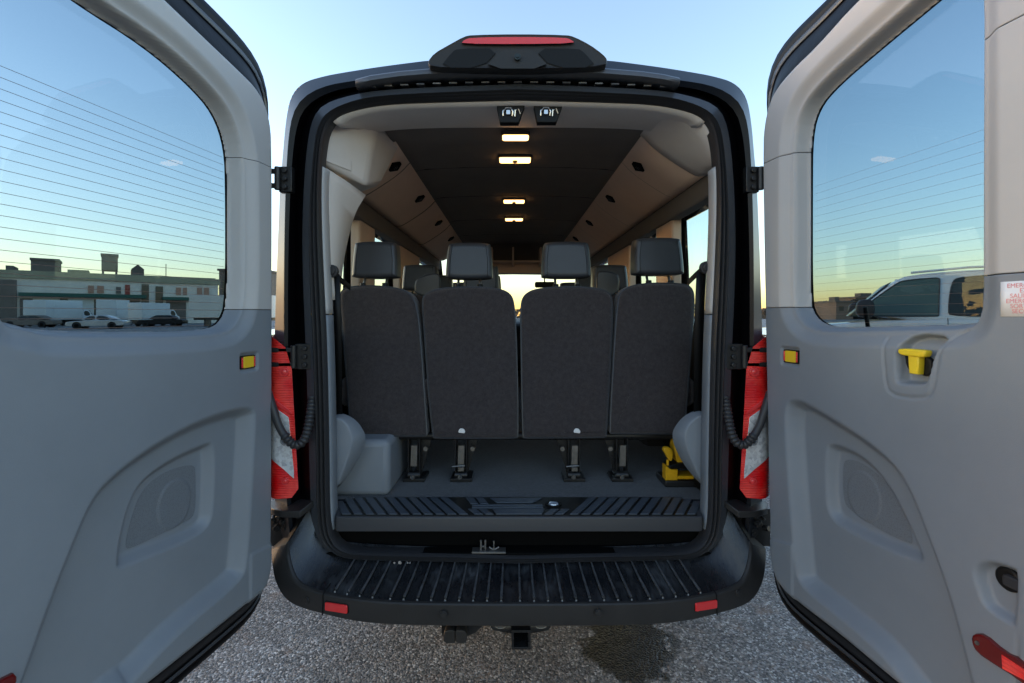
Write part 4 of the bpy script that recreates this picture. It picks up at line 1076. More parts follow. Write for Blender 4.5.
        # small step line near the hinge at the bottom
        w = w-.005*sstep(step[1]-z+(u-sx0)*(.12 if side < 0 else .30), -.006, .006)*(1-sstep(u, sx1-.012, sx1))
        # subtle large-scale bow of the moulding
        w = w+.004*np.sin(u*3.2)*np.cos(z*2.1)
        if side > 0: # groove round the release handle bezel
            best = np.full(u.shape, 1e9)
            for i in range(len(bez)-1):
                ax, ay = bez[i]; bx, by = bez[i+1]; ex, ey = bx-ax, by-ay; l2 = ex*ex+ey*ey+1e-12
                t = np.clip(((u-ax)*ex+(z-ay)*ey)/l2, 0, 1); best = np.minimum(best, np.hypot(u-ax-t*ex, z-ay-t*ey))
            w = w+.005*np.exp(-(best/.003)**2)
        return w
    # --- shell
    bot_px = .030
    def shell_off(p, k):
        u, z = p
        return p
    out1 = inset(to, -.010)
    zb_ = uz(172.4 if side < 0 else 875.7, 683, .085)[1]
    if side < 0: tops = U([(270, 120), (266, 82), (259, 65), (244, 47), (225, 27), (198, 0)], .09)
    else: tops = U([(765, 120), (767, 89), (772, 60), (788, 43), (808, 24), (833, 0)], .09)
    u9, z9 = tops[-1]
    shp = [(-.030, zb_+.06), (-.030, 2.2)]+tops[1:]+[(u9+.3, z9+.045), (UE-.06, z9+.06), (UE+.015, z9+.03), (UE+.015, zb_+.06), (UE-.05, zb_), (.10, zb_), (.0, zb_+.012)]
    shp = smooth_poly(shp, 2)
    nrm = inset(to, -.01)
    out2 = []
    for (u, z), (u2, z2) in zip(to, nrm):
        dx, dz = u2-u, z2-z; l = math.hypot(dx, dz)+1e-9; dx /= l; dz /= l
        ts = np.linspace(0, .34, 341); dd = sdf(shp, u+dx*ts, z+dz*ts); k = np.nonzero(dd > 0)[0]; t = ts[k[0]] if len(k) else .02
        t = max(.003, t); out2.append((u+dx*t, z+dz*t))
    # relax the outline a little
    for _ in range(6): out2 = [((out2[i-1][0]+2*out2[i][0]+out2[(i+1) % len(out2)][0])/4, (out2[i-1][1]+2*out2[i][1]+out2[(i+1) % len(out2)][1])/4) for i in range(len(out2))]
    def mixp(a, b, t): return [(p[0]+(q_[0]-p[0])*t, p[1]+(q_[1]-p[1])*t) for p, q_ in zip(a, b)]
    sh = MB()
    def ring(pl, w): return [W3(u, z, w) for u, z in pl]
    inn1 = inset(to, .012)
    sh.loft([ring(inn1, .028), ring(inset(to, -.002), .024), ring(mixp(to, out2, .18), .028), ring(mixp(to, out2, .55), .052), ring(mixp(to, out2, .72), .064), ring(mixp(to, out2, .80), .058), ring(mixp(to, out2, .95), .060), ring(out2, .068), ring(out2, .088), ring(inset(out2, .008), .098)], closed=True)
    gh = inset(gl, -.045)
    sh.loft([ring(inset(gl, -.003), GW+.008), ring(gh, GW+.008), ring(gh, .098)], closed=True)
    root = sh.build('rear_door', 'jamb', VAN, smooth=50)
    q = MB(); q.loft([ring(mixp(to, out2, .56), .049), ring(mixp(to, out2, .62), .045), ring(mixp(to, out2, .68), .050), ring(mixp(to, out2, .69), .062)], closed=True); q.build('door_seal', 'flange', root, smooth=60)
    root['label'] = 'left rear door, the wider one, opened out' if side < 0 else 'right rear door with yellow release handle'
    reg_out = inset(out2, .009)
    bl3 = [p[0] for p in out2]; bz3 = [p[1] for p in out2]
    bounds = (min(bl3)-.02, max(bl3)+.02, min(bz3)-.02, max(bz3)+.02)
    field_obj('door_skin', lambda u, z: np.maximum(sdf(reg_out, u, z), -sdf(gh, u, z)), lambda u, z: .098+.012*(1-(2*(z-1.4)/1.9)**2)*np.clip(-sdf(reg_out, u, z)/.1, 0, 1), bounds, .02, mapf, 'paint', root, solid=.002)
    # dark inner panel behind the trim
    # --- trims
    h = .0045
    def reg(sgn):
        def f(u, z):
            b = np.maximum(sdf(to, u, z), -sdf(glx, u, z)); sm = (seam(u)-z)*sgn+.0012
            return np.maximum(b, sm)
        return f
    bd = (min(p[0] for p in to)-.01, max(p[0] for p in to)+.01, min(p[1] for p in to)-.01, max(p[1] for p in to)+.01)
    flip = side < 0
    UPR = [None]
    # upper trim is split again by a thin horizontal joint
    zs = uz(250, 158)[1] if side < 0 else uz(785, 154)[1]
    zs2 = uz(1004, 25)[1] if side > 0 else 2.2
    def joint(u): return np.where(u < .45, zs+0*u, zs2+0*u)
    field_obj('window_surround', lambda u, z: np.maximum(reg(1)(u, z), joint(u)-z+.0011), height, bd, h, mapf, 'trim_grey', root, flip=flip)
    for sg_ in (1, -1):
        field_obj('side_surround', lambda u, z: np.maximum(np.maximum(reg(1)(u, z), z-joint(u)+.0011), (u-.45)*sg_), height, bd, h, mapf, 'trim_grey', root, flip=flip)
    LT = field_obj('door_trim', reg(-1), height, bd, h, mapf, 'trim_blue', root, flip=flip)
    # dark backing strip behind the joints
    gmin = min(p[0] for p in gl)
    q = MB()
    for z_, ua, ub in ((float(seam(np.array(.1))), .004, gmin-.006), (zs, .004, gmin-.006), (float(seam(np.array(.75))), ge+.006, UE-.004), (zs2, ge+.006, UE-.004)):
        for k in range(6):
            u0_, u1_ = ua+(ub-ua)*k/6, ua+(ub-ua)*(k+1)/6
            w0_ = float(height(np.array([u0_]), np.array([z_]))[0])+.0035; w1_ = float(height(np.array([u1_]), np.array([z_]))[0])+.0035
            q.hexa([W3(u0_, z_-.008, w0_), W3(u1_, z_-.008, w1_), W3(u1_, z_+.008, w1_), W3(u0_, z_+.008, w0_)], [W3(u0_, z_-.008, w0_+.004), W3(u1_, z_-.008, w1_+.004), W3(u1_, z_+.008, w1_+.004), W3(u0_, z_+.008, w0_+.004)])
    q.build('joint_backing', 'black', root)
    # --- glass, its black edge and heater lines
    gp = MB(); ga = inset(gl, -.040)
    gp.slab(ga, GW+.010, GW+.014, .0, W3, rb=0); GL = gp.build('window_glass', 'glass_door', root, smooth=0)
    q = MB(); q.loft([ring(inset(gl, .003), GW+.0095), ring(inset(gl, -.008), GW+.0090), ring(inset(gl, -.008), GW+.004), ring(inset(gl, .003), GW+.006)], closed=True); q.build('glass_edge_band', 'black', GL)
    zlow = min(p[1] for p in gl); zl = uz(0, 64, GW)[1] if side < 0 else uz(985, 128, GW)[1]
    arr_u = np.linspace(0, 1, 400)
    nln = 24 if side < 0 else 19
    q = MB()
    for k in range(nln):
        z_ = zl+(zlow+.02-zl)*k/(nln-1); uu = arr_u; dd = sdf(gl, uu, np.full(uu.shape, z_)); ok = uu[dd < -.008]
        if len(ok) < 5: continue
        q.tube([W3(ok[0], z_, GW+.0085), W3((ok[0]+ok[-1])/2, z_, GW+.0085), W3(ok[-1], z_, GW+.0085)], .0006 if side < 0 else .00028, 4)
    q.build('heater_lines', 'copper', GL)
    # --- speaker grille disc
    q = MB(); cc = uz(184 if side < 0 else 854, 505 if side < 0 else 497, .036)
    cz = [(cc[0]+.06*math.cos(2*math.pi*k/40), cc[1]+.066*math.sin(2*math.pi*k/40)) for k in range(40)]
    gi = inset(sp_in, .004)
    us = [p[0] for p in gi]; zs_ = [p[1] for p in gi]
    SPK = field_obj('speaker_grille', lambda u, z: sdf(gi, u, z), lambda u, z: height(u, z)-.0014-.0030*sstep(np.hypot((u-cc[0])/.058, (z-cc[1])/.075), 1.05, .95), (min(us)-.01, max(us)+.01, min(zs_)-.01, max(zs_)+.01), .0035, mapf, 'grille', root, flip=flip, solid=0)
    # --- amber reflector in its recess with small red ends
    wv = float(height(np.array([rc[0]]), np.array([rc[1]]))[0])
    q = MB(); q.slab(round_rect(rc[0]-.036, rc[0]+.036, rc[1]-.024, rc[1]+.024, .005), wv-.006, wv+.004, .003, W3, seg=2, rb=0); RB = q.build('reflector_housing', 'black', root)
    q = MB(); q.slab(round_rect(rc[0]-.025, rc[0]+.025, rc[1]-.020, rc[1]+.020, .003), wv-.009, wv-.004, .0015, W3, seg=1, rb=0); q.build('amber_reflector', 'amber', root)
    q = MB(); 
    for s_ in (-1, 1): q.slab(round_rect(*sorted((rc[0]+s_*.027, rc[0]+s_*.033)), rc[1]-.018, rc[1]+.018, .002), wv-.0085, wv-.004, .001, W3, seg=1, rb=0)
    q.build('reflector_end', 'red_lens', root)
    # --- door warning lamp, lower latch lever
    if side > 0:
        lp_ = U([(974, 640), (976, 633), (986, 633.5), (1006, 651), (1024, 660)]) + [(uz(1024, 668)[0]+.06, uz(1024, 668)[1]-.008), (uz(1024, 690)[0]+.06, uz(1024, 690)[1]+.006)] + U([(1019.5, 678), (1000, 666), (979, 652)])
    else:
        la_, lb_ = uz(13, 669), uz(13, 688); lp_ = [(la_[0]-.004, (la_[1]+lb_[1])/2), (la_[0]+.006, la_[1]), (la_[0]+.15, la_[1]), (la_[0]+.15, lb_[1]), (la_[0]+.006, lb_[1])]
    lp_ = smooth_poly(lp_, 1)
    q = MB(); q.slab(lp_, -.010, .012, .004, W3, seg=2, rb=0); LP = q.build('door_lamp', 'red_dark', root)
    if side > 0:
        q = MB(); a = U([(1006, 654), (1024, 663)]); b_ = U([(1024, 679), (1007, 668)])
        q.slab([a[0], (a[1][0]+.05, a[1][1]-.01), (b_[0][0]+.05, b_[0][1]+.01), b_[1]], -.0125, -.008, .0, W3, rb=0); q.build('lamp_lens', 'red_lens', LP)
        c0 = uz(981, 642.5); q = MB(); q.cyl(W3(c0[0], c0[1], -.010), W3(c0[0], c0[1], -.0125), .0045, 12); q.build('lamp_screw', 'steel', LP)
        # oval black latch lever
        c0 = uz(1010, 579, .022); ov = [(c0[0]+.026*math.cos(2*math.pi*k/30)+.0, c0[1]+.027*math.sin(2*math.pi*k/30)-.0) for k in range(30)]
        q = MB(); q.slab(ov, .014, .03, .006, W3, seg=3, rb=0); LV = q.build('latch_handle', 'black', root)
        q = MB(); q.slab(round_rect(c0[0]-.004, c0[0]+.035, c0[1]-.013, c0[1]+.013, .008), .004, .02, .004, W3, seg=2, rb=0); q.build('latch_lever', 'rubber', LV)
        # yellow emergency release: T shaped handle
        a = uz(913, 353, .0); q = MB()
        hb = smooth_poly(U([(899, 350), (901, 348.3), (926, 350), (927.5, 352), (926, 357), (921, 357.5), (905, 355.5), (900, 354)]), 1)
        q.slab(hb, -.006, .018, .004, W3, seg=2); 
        hs = U([(908, 355), (919, 356), (917.8, 374.5), (909, 373.5)])
        q.slab(hs, -.001, .022, .003, W3, seg=2); q.build('release_handle', 'yellow', root, smooth=50)
        q = MB(); hk = smooth_poly(U([(898, 352), (925, 356), (926, 375), (917, 377), (914, 372), (904, 372), (900, 366)]), 1); q.slab(hk, .018, .034, .004, W3, seg=2); q.build('release_bracket', 'black', root)
        # sticker
        st_ = U([(1001.8, 282), (1001.8, 316.5)]); zt_, zb_ = st_[0][1], st_[1][1]; ua = st_[0][0]; ub = ua+.14; ub = min(ub, UE-.006)
        wv = max(float(height(np.array([u_]), np.array([z_]))[0]) for u_ in (ua, ub) for z_ in (zt_, zb_)); wv = float(height(np.array([(ua+ub)/2]), np.array([(zt_+zb_)/2]))[0])
        fz = lambda u, z: float(height(np.array([u]), np.array([z]))[0])
        q = MB(); nn = 14; 
        us_ = np.linspace(ua, ub, nn); HH = [fz(u, (zt_+zb_)/2) for u in us_]
        q.loft([[W3(u, zb_, h_-.0012) for u, h_ in zip(us_, HH)], [W3(u, zt_, h_-.0012) for u, h_ in zip(us_, HH)]]); STK = q.build('warning_sticker', 'white_label', root, solid=.0006)
        lines = ['EMERGENCY', 'EXIT', 'SALIDA DE', 'EMERGENCIA', 'SORTIE DE', 'SECOURS']
        for i, t in enumerate(lines):
            cu = bpy.data.curves.new('sticker_text', 'FONT'); cu.body = t; cu.size = .0135; cu.align_x = 'CENTER'; cu.extrude = .0001; cu.offset = 0
            to_ = bpy.data.objects.new('tmp', cu); COL.objects.link(to_)
            bpy.context.view_layer.update(); me = bpy.data.meshes.new_from_object(to_.evaluated_get(bpy.context.evaluated_depsgraph_get()))
            bpy.data.objects.remove(to_)
            zc_ = zt_-.014-(zt_-zb_-.010)*i/6; V_ = np.zeros(len(me.vertices)*3); me.vertices.foreach_get('co', V_); V_ = V_.reshape(-1, 3)
            um = ua+.048
            newc = []
            for x, y, z in V_:
                u = um+x*.92; hh = np.interp(u, us_, HH); newc += list(W3(u, zc_+y*1.0, hh-.0019-z))
            me.vertices.foreach_set('co', newc); me.materials.clear(); me.materials.append(MATS['red_ink']); me.update()
            o = link('sticker_text', me, STK)
        # wiper spindle outside the glass
        q = MB(); c0 = uz(866.5, 318, GW+.04); q.cyl(W3(c0[0], c0[1]-.06, GW+.05), W3(c0[0], c0[1]+.035, GW+.035), .006, 10); q.box(-1e-4, 1e-4, -1e-4, 1e-4, 0, 1e-4, Matrix.Translation(W3(c0[0], c0[1]-.05, GW+.05))); q.build('washer_nozzle', 'black', root)
    # --- hinges and wiring gaiter
    return root, d
for side in (-1, 1):
    root, d = build_door(side)
    W3 = d['W']
    for zc, (x0, x1) in ((P(0, 178, 1.86)[2], (278, 291)), (P(0, 357, 1.86)[2], (294, 315))):
        q = MB()
        Xa, Xb = [abs(P(x, 0, 1.87)[0]) for x in (x0, x1)]
        if side > 0: pass
        X0_, X1_ = sorted((side*Xa, side*Xb))
        q.box(X0_, X1_, Y0+1.875, Y0+1.905, zc-.05, zc+.05)
        q.cyl((side*Xa, Y0+1.865, zc-.045), (side*Xa, Y0+1.865, zc+.045), .011, 16)
        for dz in (-.032, .0, .032): q.cyl(((X0_+X1_)/2, Y0+1.875, zc+dz), ((X0_+X1_)/2, Y0+1.862, zc+dz), .010, 12)
        q.box(*sorted((side*Xa, side*.965)), Y0+1.855, Y0+1.872, zc-.038, zc-.020); q.box(*sorted((side*Xa, side*.965)), Y0+1.855, Y0+1.872, zc+.018, zc+.036)
        q.build('door_hinge', 'black_metal' , VAN, bevel=.003)
    # ribbed wiring gaiter from door to body
    pth = [P(268, 392, 1.84), P(273, 408, 1.835), P(279, 427, 1.83), (P(288, 441, 1.825)), P(297, 446.5, 1.825), P(305, 440, 1.83), P(309, 424, 1.84), P(311, 408, 1.86), P(312.5, 398, 1.885)]
    pth = [(side*(abs(x)), y, z) for x, y, z in pth]
    pp = resample(smooth_poly(pth, 2, closed=False), 90)
    q = MB(); q.tube(pp, [.0155+.0022*(1 if k % 3 else -1) if k > 36 else .0145 for k in range(90)], 14); q.build('wiring_gaiter', 'rubber', VAN, smooth=50)

# ------------------------------------------------------------------ yellow jack on the cargo floor
J = Vector(P(672, 474, 2.24)); J.z = ZF-.006
jk = thing('car_jack', 'yellow scissor jack strapped upright on the cargo floor beside the right wall', 'car jack', tuple(J))
q = MB(); q.box(-.045, .13, -.04, .10, 0, .03); q.build('base_plate', 'black_metal', jk, bevel=.006)
q = MB(); q.slab([(-.04, .03), (.015, .03), (.018, .078), (-.012, .083), (-.04, .098)], -.035, .02, .004, lambda a, b, c: (a, c, b), seg=1); q.slab([(.0, .035), (.12, .035), (.12, .050), (0, .050)], -.033, .05, .003, lambda a, b, c: (a, c, b), seg=1); q.build('lower_arm', 'jack_yellow', jk)
q = MB(); q.slab(smooth_poly([(.015, .10), (.0, .20), (.03, .215), (.10, .20), (.12, .09), (.06, .085)], 1), -.02, .05, .006, lambda a, b, c: (a, c, b), seg=2); q.build('upper_arm', 'jack_yellow', jk)
q = MB(); q.cyl((-.030, -.03, .10), (-.030, -.03, .125), .006, 10); q.slab(smooth_poly([(-.042, .15), (-.024, .12), (-.012, .125), (-.008, .165), (-.025, .185), (-.048, .185), (-.055, .17)], 1), -.045, -.015, .005, lambda a, b, c: (a, c, b), seg=2); q.build('screw_handle', 'jack_yellow', jk)
q = MB(); q.slab(smooth_poly([(-.03, .082), (.02, .088), (.13, .072), (.13, .10), (.05, .112), (-.02, .105)], 1), -.04, .045, .003, lambda a, b, c: (a, c, b), seg=1); q.build('strap', 'black', jk)

# ================================================================== OUTSIDE
g = MB(); g.box(-600, 600, -600, 600, -.5, 0); GO = g.build('ground', 'asphalt', None, smooth=0); GO['kind'] = 'structure'

def wheel_at(x, y, r, w, s, par):
    q = MB(); prof = [(0, r*.6), (0, r*.93), (w*.12, r), (w*.88, r), (w, r*.93), (w, r*.6)]
    q.loft([[(x+r_*math.cos(2*math.pi*k/28), y+s*(a-w), r+r_*math.sin(2*math.pi*k/28)) for k in range(28)] for a, r_ in prof], closed=True); W = q.build('wheel', 'tyre', par, smooth=40)
    q = MB(); prof = [(w*.95, r*.62), (w*.8, r*.5), (w*.9, r*.2), (w*.9, .001)]
    q.loft([[(x+r_*math.cos(2*math.pi*k/28), y+s*(a-w), r+r_*math.sin(2*math.pi*k/28)) for k in range(28)] for a, r_ in prof], closed=True); q.build('rim', 'rim', W, smooth=40)

def vehicle(name, label, cat, loc, rz, L, Wd, body, cabin, wins, wheels, m, glass='car_glass', group=None, wr=.33, extra=None, seatw=.12):
    """profiles in (x along length from the front, z); built on both sides"""
    T = thing(name, label, cat, loc, rz, group)
    q = MB(); q.slab(smooth_poly(body, 1), -Wd/2, Wd/2, .05, lambda a, b, c: (a, c, b), seg=3); q.build('body', m, T, smooth=40)
    if cabin:
        q = MB(); zc0 = min(z for _, z in cabin); zc1 = max(z for _, z in cabin)
        def fc(a, b, c): k = (b-zc0)/(zc1-zc0); return (a, c*(1-seatw*k), b)
        q.slab(smooth_poly(cabin, 1), -Wd/2+.03, Wd/2-.03, .04, fc, seg=3); q.build('cabin', m, T, smooth=40)
        for w_, mm in wins:
            for s in (-1, 1):
                q = MB(); q.slab(smooth_poly(w_, 1), s*(Wd/2-.03+.012), s*(Wd/2-.10), .006, fc, seg=1, rb=0); q.build('window', mm, T, smooth=30)
                q = MB(); q.tube([fc(a, b, s*(Wd/2-.03+.010)) for a, b in smooth_poly(w_, 2)], .009, 6, closed=True); q.build('window_seal', 'rubber', T)
    for x in wheels:
        for s in (-1, 1):
            q = MB(); q.cyl((x, s*(Wd/2-.3), wr+.02), (x, s*(Wd/2+.004), wr+.02), wr*1.16, 36); q.build('wheel_arch', 'vent_black', T)
            wheel_at(x, s*(Wd/2+.012), wr, .24, s, T)
    return T

# big white SUV beyond the right door (front to the left)
suv_body = [(0, .55), (0, .95), (.05, 1.14), (.35, 1.22), (1.35, 1.30), (2.2, 1.385), (4.5, 1.40), (5.9, 1.40), (6.08, 1.38), (6.14, 1.2), (6.15, .95), (6.14, .6), (6.0, .46), (4.5, .44), (1.5, .42), (.2, .42)]
suv_cab = [(1.56, 1.36), (2.13, 1.93), (2.28, 2.0), (2.9, 2.045), (4.5, 2.06), (5.75, 2.03), (5.92, 1.98), (5.98, 1.8), (6.06, 1.45), (6.06, 1.36), (4.5, 1.36)]
sw = [([(1.68, 1.425), (1.72, 1.425), (1.70, 1.50), (2.14, 1.89), (2.24, 1.925), (2.50, 1.945), (2.60, 1.945), (2.60, 1.90), (2.58, 1.46), (2.58, 1.425), (2.50, 1.425)], 'car_glass_green'), ([(2.70, 1.425), (2.68, 1.50), (2.72, 1.88), (2.80, 1.955), (3.66, 1.965), (3.74, 1.92), (3.74, 1.46), (3.68, 1.425)], 'car_glass'), ([(3.9, 1.44), (3.9, 1.92), (3.98, 1.96), (5.3, 1.96), (5.5, 1.88), (5.5, 1.44)], 'car_glass')]
rz = R(-33)
ax = Vector((math.cos(rz), math.sin(rz), 0)); ay = Vector((-math.sin(rz), math.cos(rz), 0))
tgt = Vector((CX+(850-PX)/F*7.0, Y0+7.0, 0)) # A pillar base, near side
org = tgt-ax*1.60+ay*1.0
SUV = vehicle('parked_suv', 'large white SUV parked beyond the right rear door, seen through its window', 'car', tuple(org), rz, 6.1, 2.0, suv_body, suv_cab, sw, (1.1, 4.8), 'white_car', wr=.40, seatw=.10)
q = MB()
for s in (-1, 1): q.slab(smooth_poly([(1.66, 1.42), (1.66, 1.60), (1.72, 1.66), (1.86, 1.66), (1.88, 1.44), (1.80, 1.40)], 1), s*1.06, s*1.26, .03, lambda a, b, c: (a, c, b), seg=2)
q.build('mirror', 'rubber', SUV)
q = MB(); q.add([(1.62, -.78, 1.42), (1.62, .78, 1.42), (2.10, .72, 1.91), (2.10, -.72, 1.91)], [(0, 1, 2, 3)]); q.build('windscreen', 'car_glass', SUV, solid=.01)
for s in (-1, 1):
    for x in (2.67, 3.83):
        q = MB(); q.tube([(x, s*1.004, .6), (x, s*1.004, 1.30), (x, s*.985, 1.40)], .005, 5); q.build('door_gap', 'black', SUV)
    q = MB(); q.tube([(2.3, s*.885, 2.03), (2.9, s*.885, 2.075), (5.6, s*.885, 2.08)], .016, 8); q.build('roof_rail', 'white_car', SUV)
    q = MB(); q.box(2.38, 2.55, *sorted((s*1.0, s*1.03)), 1.24, 1.28); q.build('door_handle', 'chrome', SUV, bevel=.006)
    q = MB(); q.box(-.01, .10, *sorted((s*.55, s*.95)), .92, 1.10); q.build('headlight', 'clear_lens', SUV, bevel=.02)
    q = MB(); q.box(6.02, 6.16, *sorted((s*.86, s*.985)), .95, 1.35); q.build('tail_light', 'red_bright', SUV, bevel=.015)

# warehouse building beyond the left door
def gp(x, D): return Vector((CX+(x-PX)/F*D, Y0+D, 0))
A = gp(-60, 66); Bq = gp(218, 87); ax = (Bq-A).normalized(); Lb = (Bq-A).length; rzb = math.atan2(ax.y, ax.x)
WB = thing('warehouse', 'long pale two storey warehouse with olive roof band and dark green awning', 'building', tuple(A), rzb)
ay = Vector((-ax.y, ax.x, 0))
def bx_of(x):  # photo column -> distance along the facade
    k = (x-PX)/F; c0 = CX; # A + t ax : X = CX + k (Y - Y0)
    return (k*(A.y-Y0)-(A.x-CX))/(ax.x-k*ax.y)
q = MB(); q.box(-20, Lb, .0, 18, 0, 7.0); q.build('wall', 'wall_pale', WB)
q = MB(); q.box(-20.2, Lb+.3, -.35, 18.3, 6.9, 7.9); q.box(-20, Lb-.3, .5, 17, 7.9, 8.1); q.build('roof', 'wall_band', WB)
q = MB(); a, b_ = bx_of(20), bx_of(146); q.box(a, b_, -1.6, 0, 4.2, 4.75); q.build('awning', 'awning_green', WB)
q = MB(); a, b_ = bx_of(162), bx_of(190); q.box(a, b_, -1.6, 0, 4.0, 4.5); q.build('awning', 'awning_green', WB)
q = MB(); q.box(bx_of(-50), bx_of(17), -.6, .1, 0, 6.6); q.build('dark_bay', 'wall_dark', WB)
for x0, x1, z0, z1, m_, nm in ((8, 17, .3, 6.2, 'window_dark', 'window'), (141.5, 149, .2, 6.6, 'window_dark', 'stair_window'), (155.5, 163, .2, 6.3, 'window_dark', 'stair_window'),
                         (88, 94, 4.9, 6.1, 'window_pink', 'window'), (97, 104, 4.9, 6.1, 'window_pink', 'window'), (116, 121, 4.9, 6.0, 'wall_dark', 'window'), (125, 130, 4.7, 6.4, 'red_door', 'window'), (176, 181, 4.9, 6.2, 'window_pink', 'window'), (183, 187, 4.9, 6.2, 'window_pink', 'window'), (197, 202, 5.0, 6.3, 'window_pink', 'window'), (204, 209, 5.0, 6.3, 'window_pink', 'window'),
                         (20, 33, .0, 3.9, 'wall_dark', 'loading_door'), (60, 68, .0, 4.0, 'window_dark', 'loading_door'), (94, 104, .0, 4.0, 'window_dark', 'loading_door'), (127, 140, .0, 4.0, 'wall_dark', 'loading_door'), (166, 186, .0, 3.9, 'wall_dark', 'loading_door'), (68, 94, .0, 3.9, 'dock_white', 'loading_door')):
    q = MB(); q.box(bx_of(x0), bx_of(x1), -.12, .05, z0, z1); q.build(nm, m_, WB)
for x0, x1, z1, m_ in ((28, 57, 9.9, 'wall_dark'), (2, 10, 8.9, 'wall_dark'), (66, 88, 8.7, 'wall_band'), (132, 145, 9.3, 'wall_dark')):
    q = MB(); q.box(bx_of(x0), bx_of(x1), 3, 8, 7.9, z1)
    if x0 == 132: q.slab([(bx_of(132), z1), (bx_of(145), z1), (bx_of(138.5), z1+.8)], 3, 8, 0, lambda a, b, c: (a, c, b), rb=0)
    if x0 == 28: q.box(bx_of(27), bx_of(58), 2.8, 8.2, z1, z1+.35)
    q.build('rooftop_unit', m_, WB)
q = MB(); xa, xb = bx_of(101), bx_of(118); q.box(xa, xb, 3, 7, 8.9, 11.4); 
for xx in (xa+.2, xb-.2): q.box(xx-.15, xx+.15, 3.1, 3.4, 7.9, 9.0)
q.box(xa-.1, xb+.1, 2.9, 7.1, 11.3, 11.6); q.build('water_tank', 'wall_dark', WB)
q = MB(); q.cyl((bx_of(182)-2, 4, 7.9), (bx_of(182)-2, 4, 10.5), .06, 6); q.build('roof_mast', 'black_metal', WB)
# neighbour blocks to the left and a darker one behind at the right
for nm, x0, x1, D, h_, m_, lab in (('apartment_block', 219, 262, 120, 12.5, 'wall_dark', 'dark brown block at the right end behind the pale warehouse'), ('brick_building', 836, 853, 150, 5.4, 'brick_far', 'small brown building on the horizon left of the white SUV'), ('low_building', 856, 900, 170, 7.5, 'brick_far', 'distant tan building right behind the SUV mirror')):
    c = gp(x0, D); T = thing(nm, lab, 'building', tuple(c)); w = (x1-x0)/F*D
    q = MB(); q.box(0, w, 0, 12, 0, h_); q.build('wall', m_, T)
    q = MB(); q.box(-.3, w+.3, -.3, 12.3, h_, h_+.5); q.box(w*.2, w*.45, 2, 5, h_+.5, h_+1.8); q.build('roof', 'wall_dark', T)
    for k in range(int(w//3)):
        q = MB(); q.box(1+k*3, 2.4+k*3, -.06, .05, h_*.5, h_*.8); q.build('window', 'window_dark', T)

# trucks, trailer, sedan in front of the warehouse
def box_truck(x, D, label, rz_, hgt=3.0, L=5.5, name='box_truck', m_='dock_white', cat='truck'):
    c = gp(x, D); T = thing(name, label, cat, tuple(c), rz_, 'vehicles parked at the warehouse')
    q = MB(); q.slab(round_rect(1.7, 1.7+L, .8, hgt, .08), -1.1, 1.1, .04, lambda a, b, cc: (a, cc, b), seg=2); q.build('cargo_box', m_, T)
    q = MB(); q.slab(smooth_poly([(0, .5), (0, 1.2), (.5, 1.35), (.9, 2.15), (1.65, 2.2), (1.65, .5)], 1), -1.0, 1.0, .05, lambda a, b, cc: (a, cc, b), seg=2); q.build('cab', 'white_car', T)
    for s in (-1, 1):
        q = MB(); q.slab(smooth_poly([(.65, 1.35), (.98, 2.02), (1.5, 2.02), (1.5, 1.35)], 1), s*1.012, s*.9, .0, lambda a, b, cc: (a, cc, b), rb=0); q.build('window', 'car_glass', T)
    q = MB(); q.slab(round_rect(-.8, .8, 0, .7, .08), 0, .04, .0, lambda a, b, cc: (.42+b*.5+cc-.07, a, 1.38+b), rb=0); q.build('windscreen', 'car_glass', T)
    q = MB(); q.box(.1, 1.6+L, -.5, .5, .45, .8); q.build('chassis', 'black_metal', T)
    for xx in (.8, L+.4):
        for s in (-1, 1): wheel_at(xx, s*1.05, .42, .26, s, T)
    return T
box_truck(56, 66, 'white box truck parked under the awning at the left of the warehouse', math.pi/2+R(25)+math.pi, 3.3, 4.5)
box_truck(92, 68, 'white box truck with tall body behind the silver sedan', R(-110), 3.4, 4.5)
box_truck(125, 68, 'white van-bodied truck nosing out right of the sedan', R(-70), 3.5, 4.2)
box_truck(174, 66, 'cream cab-over truck with dark windscreen beside the trailer', R(-100), 3.0, 4.0)
c = gp(189, 60); T = thing('cargo_trailer', 'long cream cargo trailer at the right end of the warehouse', 'trailer', tuple(c), R(8), 'vehicles parked at the warehouse')
q = MB(); q.slab(round_rect(0, 10, 1.1, 3.95, .08), 0, 2.5, .04, lambda a, b, cc: (a, cc, b), seg=2); q.build('cargo_box', 'trailer', T)
q = MB(); q.box(.3, 9.7, .5, 2.0, .8, 1.1); q.box(1.5, 1.7, .5, 2, 0, .9); q.build('chassis', 'black_metal', T)
for xx in (6.8, 7.9):
    for yy, s in ((.02, -1), (2.48, 1)): wheel_at(xx, yy, .45, .3, s, T)
sed_body = [(0, .35), (0, .62), (.15, .74), (1.2, .86), (4.3, .92), (4.95, .86), (5.0, .5), (4.9, .3), (.1, .25)]
sed_cab = [(1.15, .84), (1.85, 1.36), (2.2, 1.42), (3.2, 1.42), (3.6, 1.36), (4.3, .88)]
sedw = [([(1.45, .92), (1.95, 1.32), (2.5, 1.34), (2.5, .92)], 'car_glass'), ([(2.6, .92), (2.6, 1.34), (3.3, 1.33), (3.7, 1.1), (3.75, .94)], 'car_glass')]
vehicle('parked_sedan', 'silver sedan parked in front of the white trucks', 'car', tuple(gp(70, 50)), R(18), 5, 1.8, sed_body, sed_cab, sedw, (.95, 3.95), 'silver_car', group='vehicles parked at the warehouse')
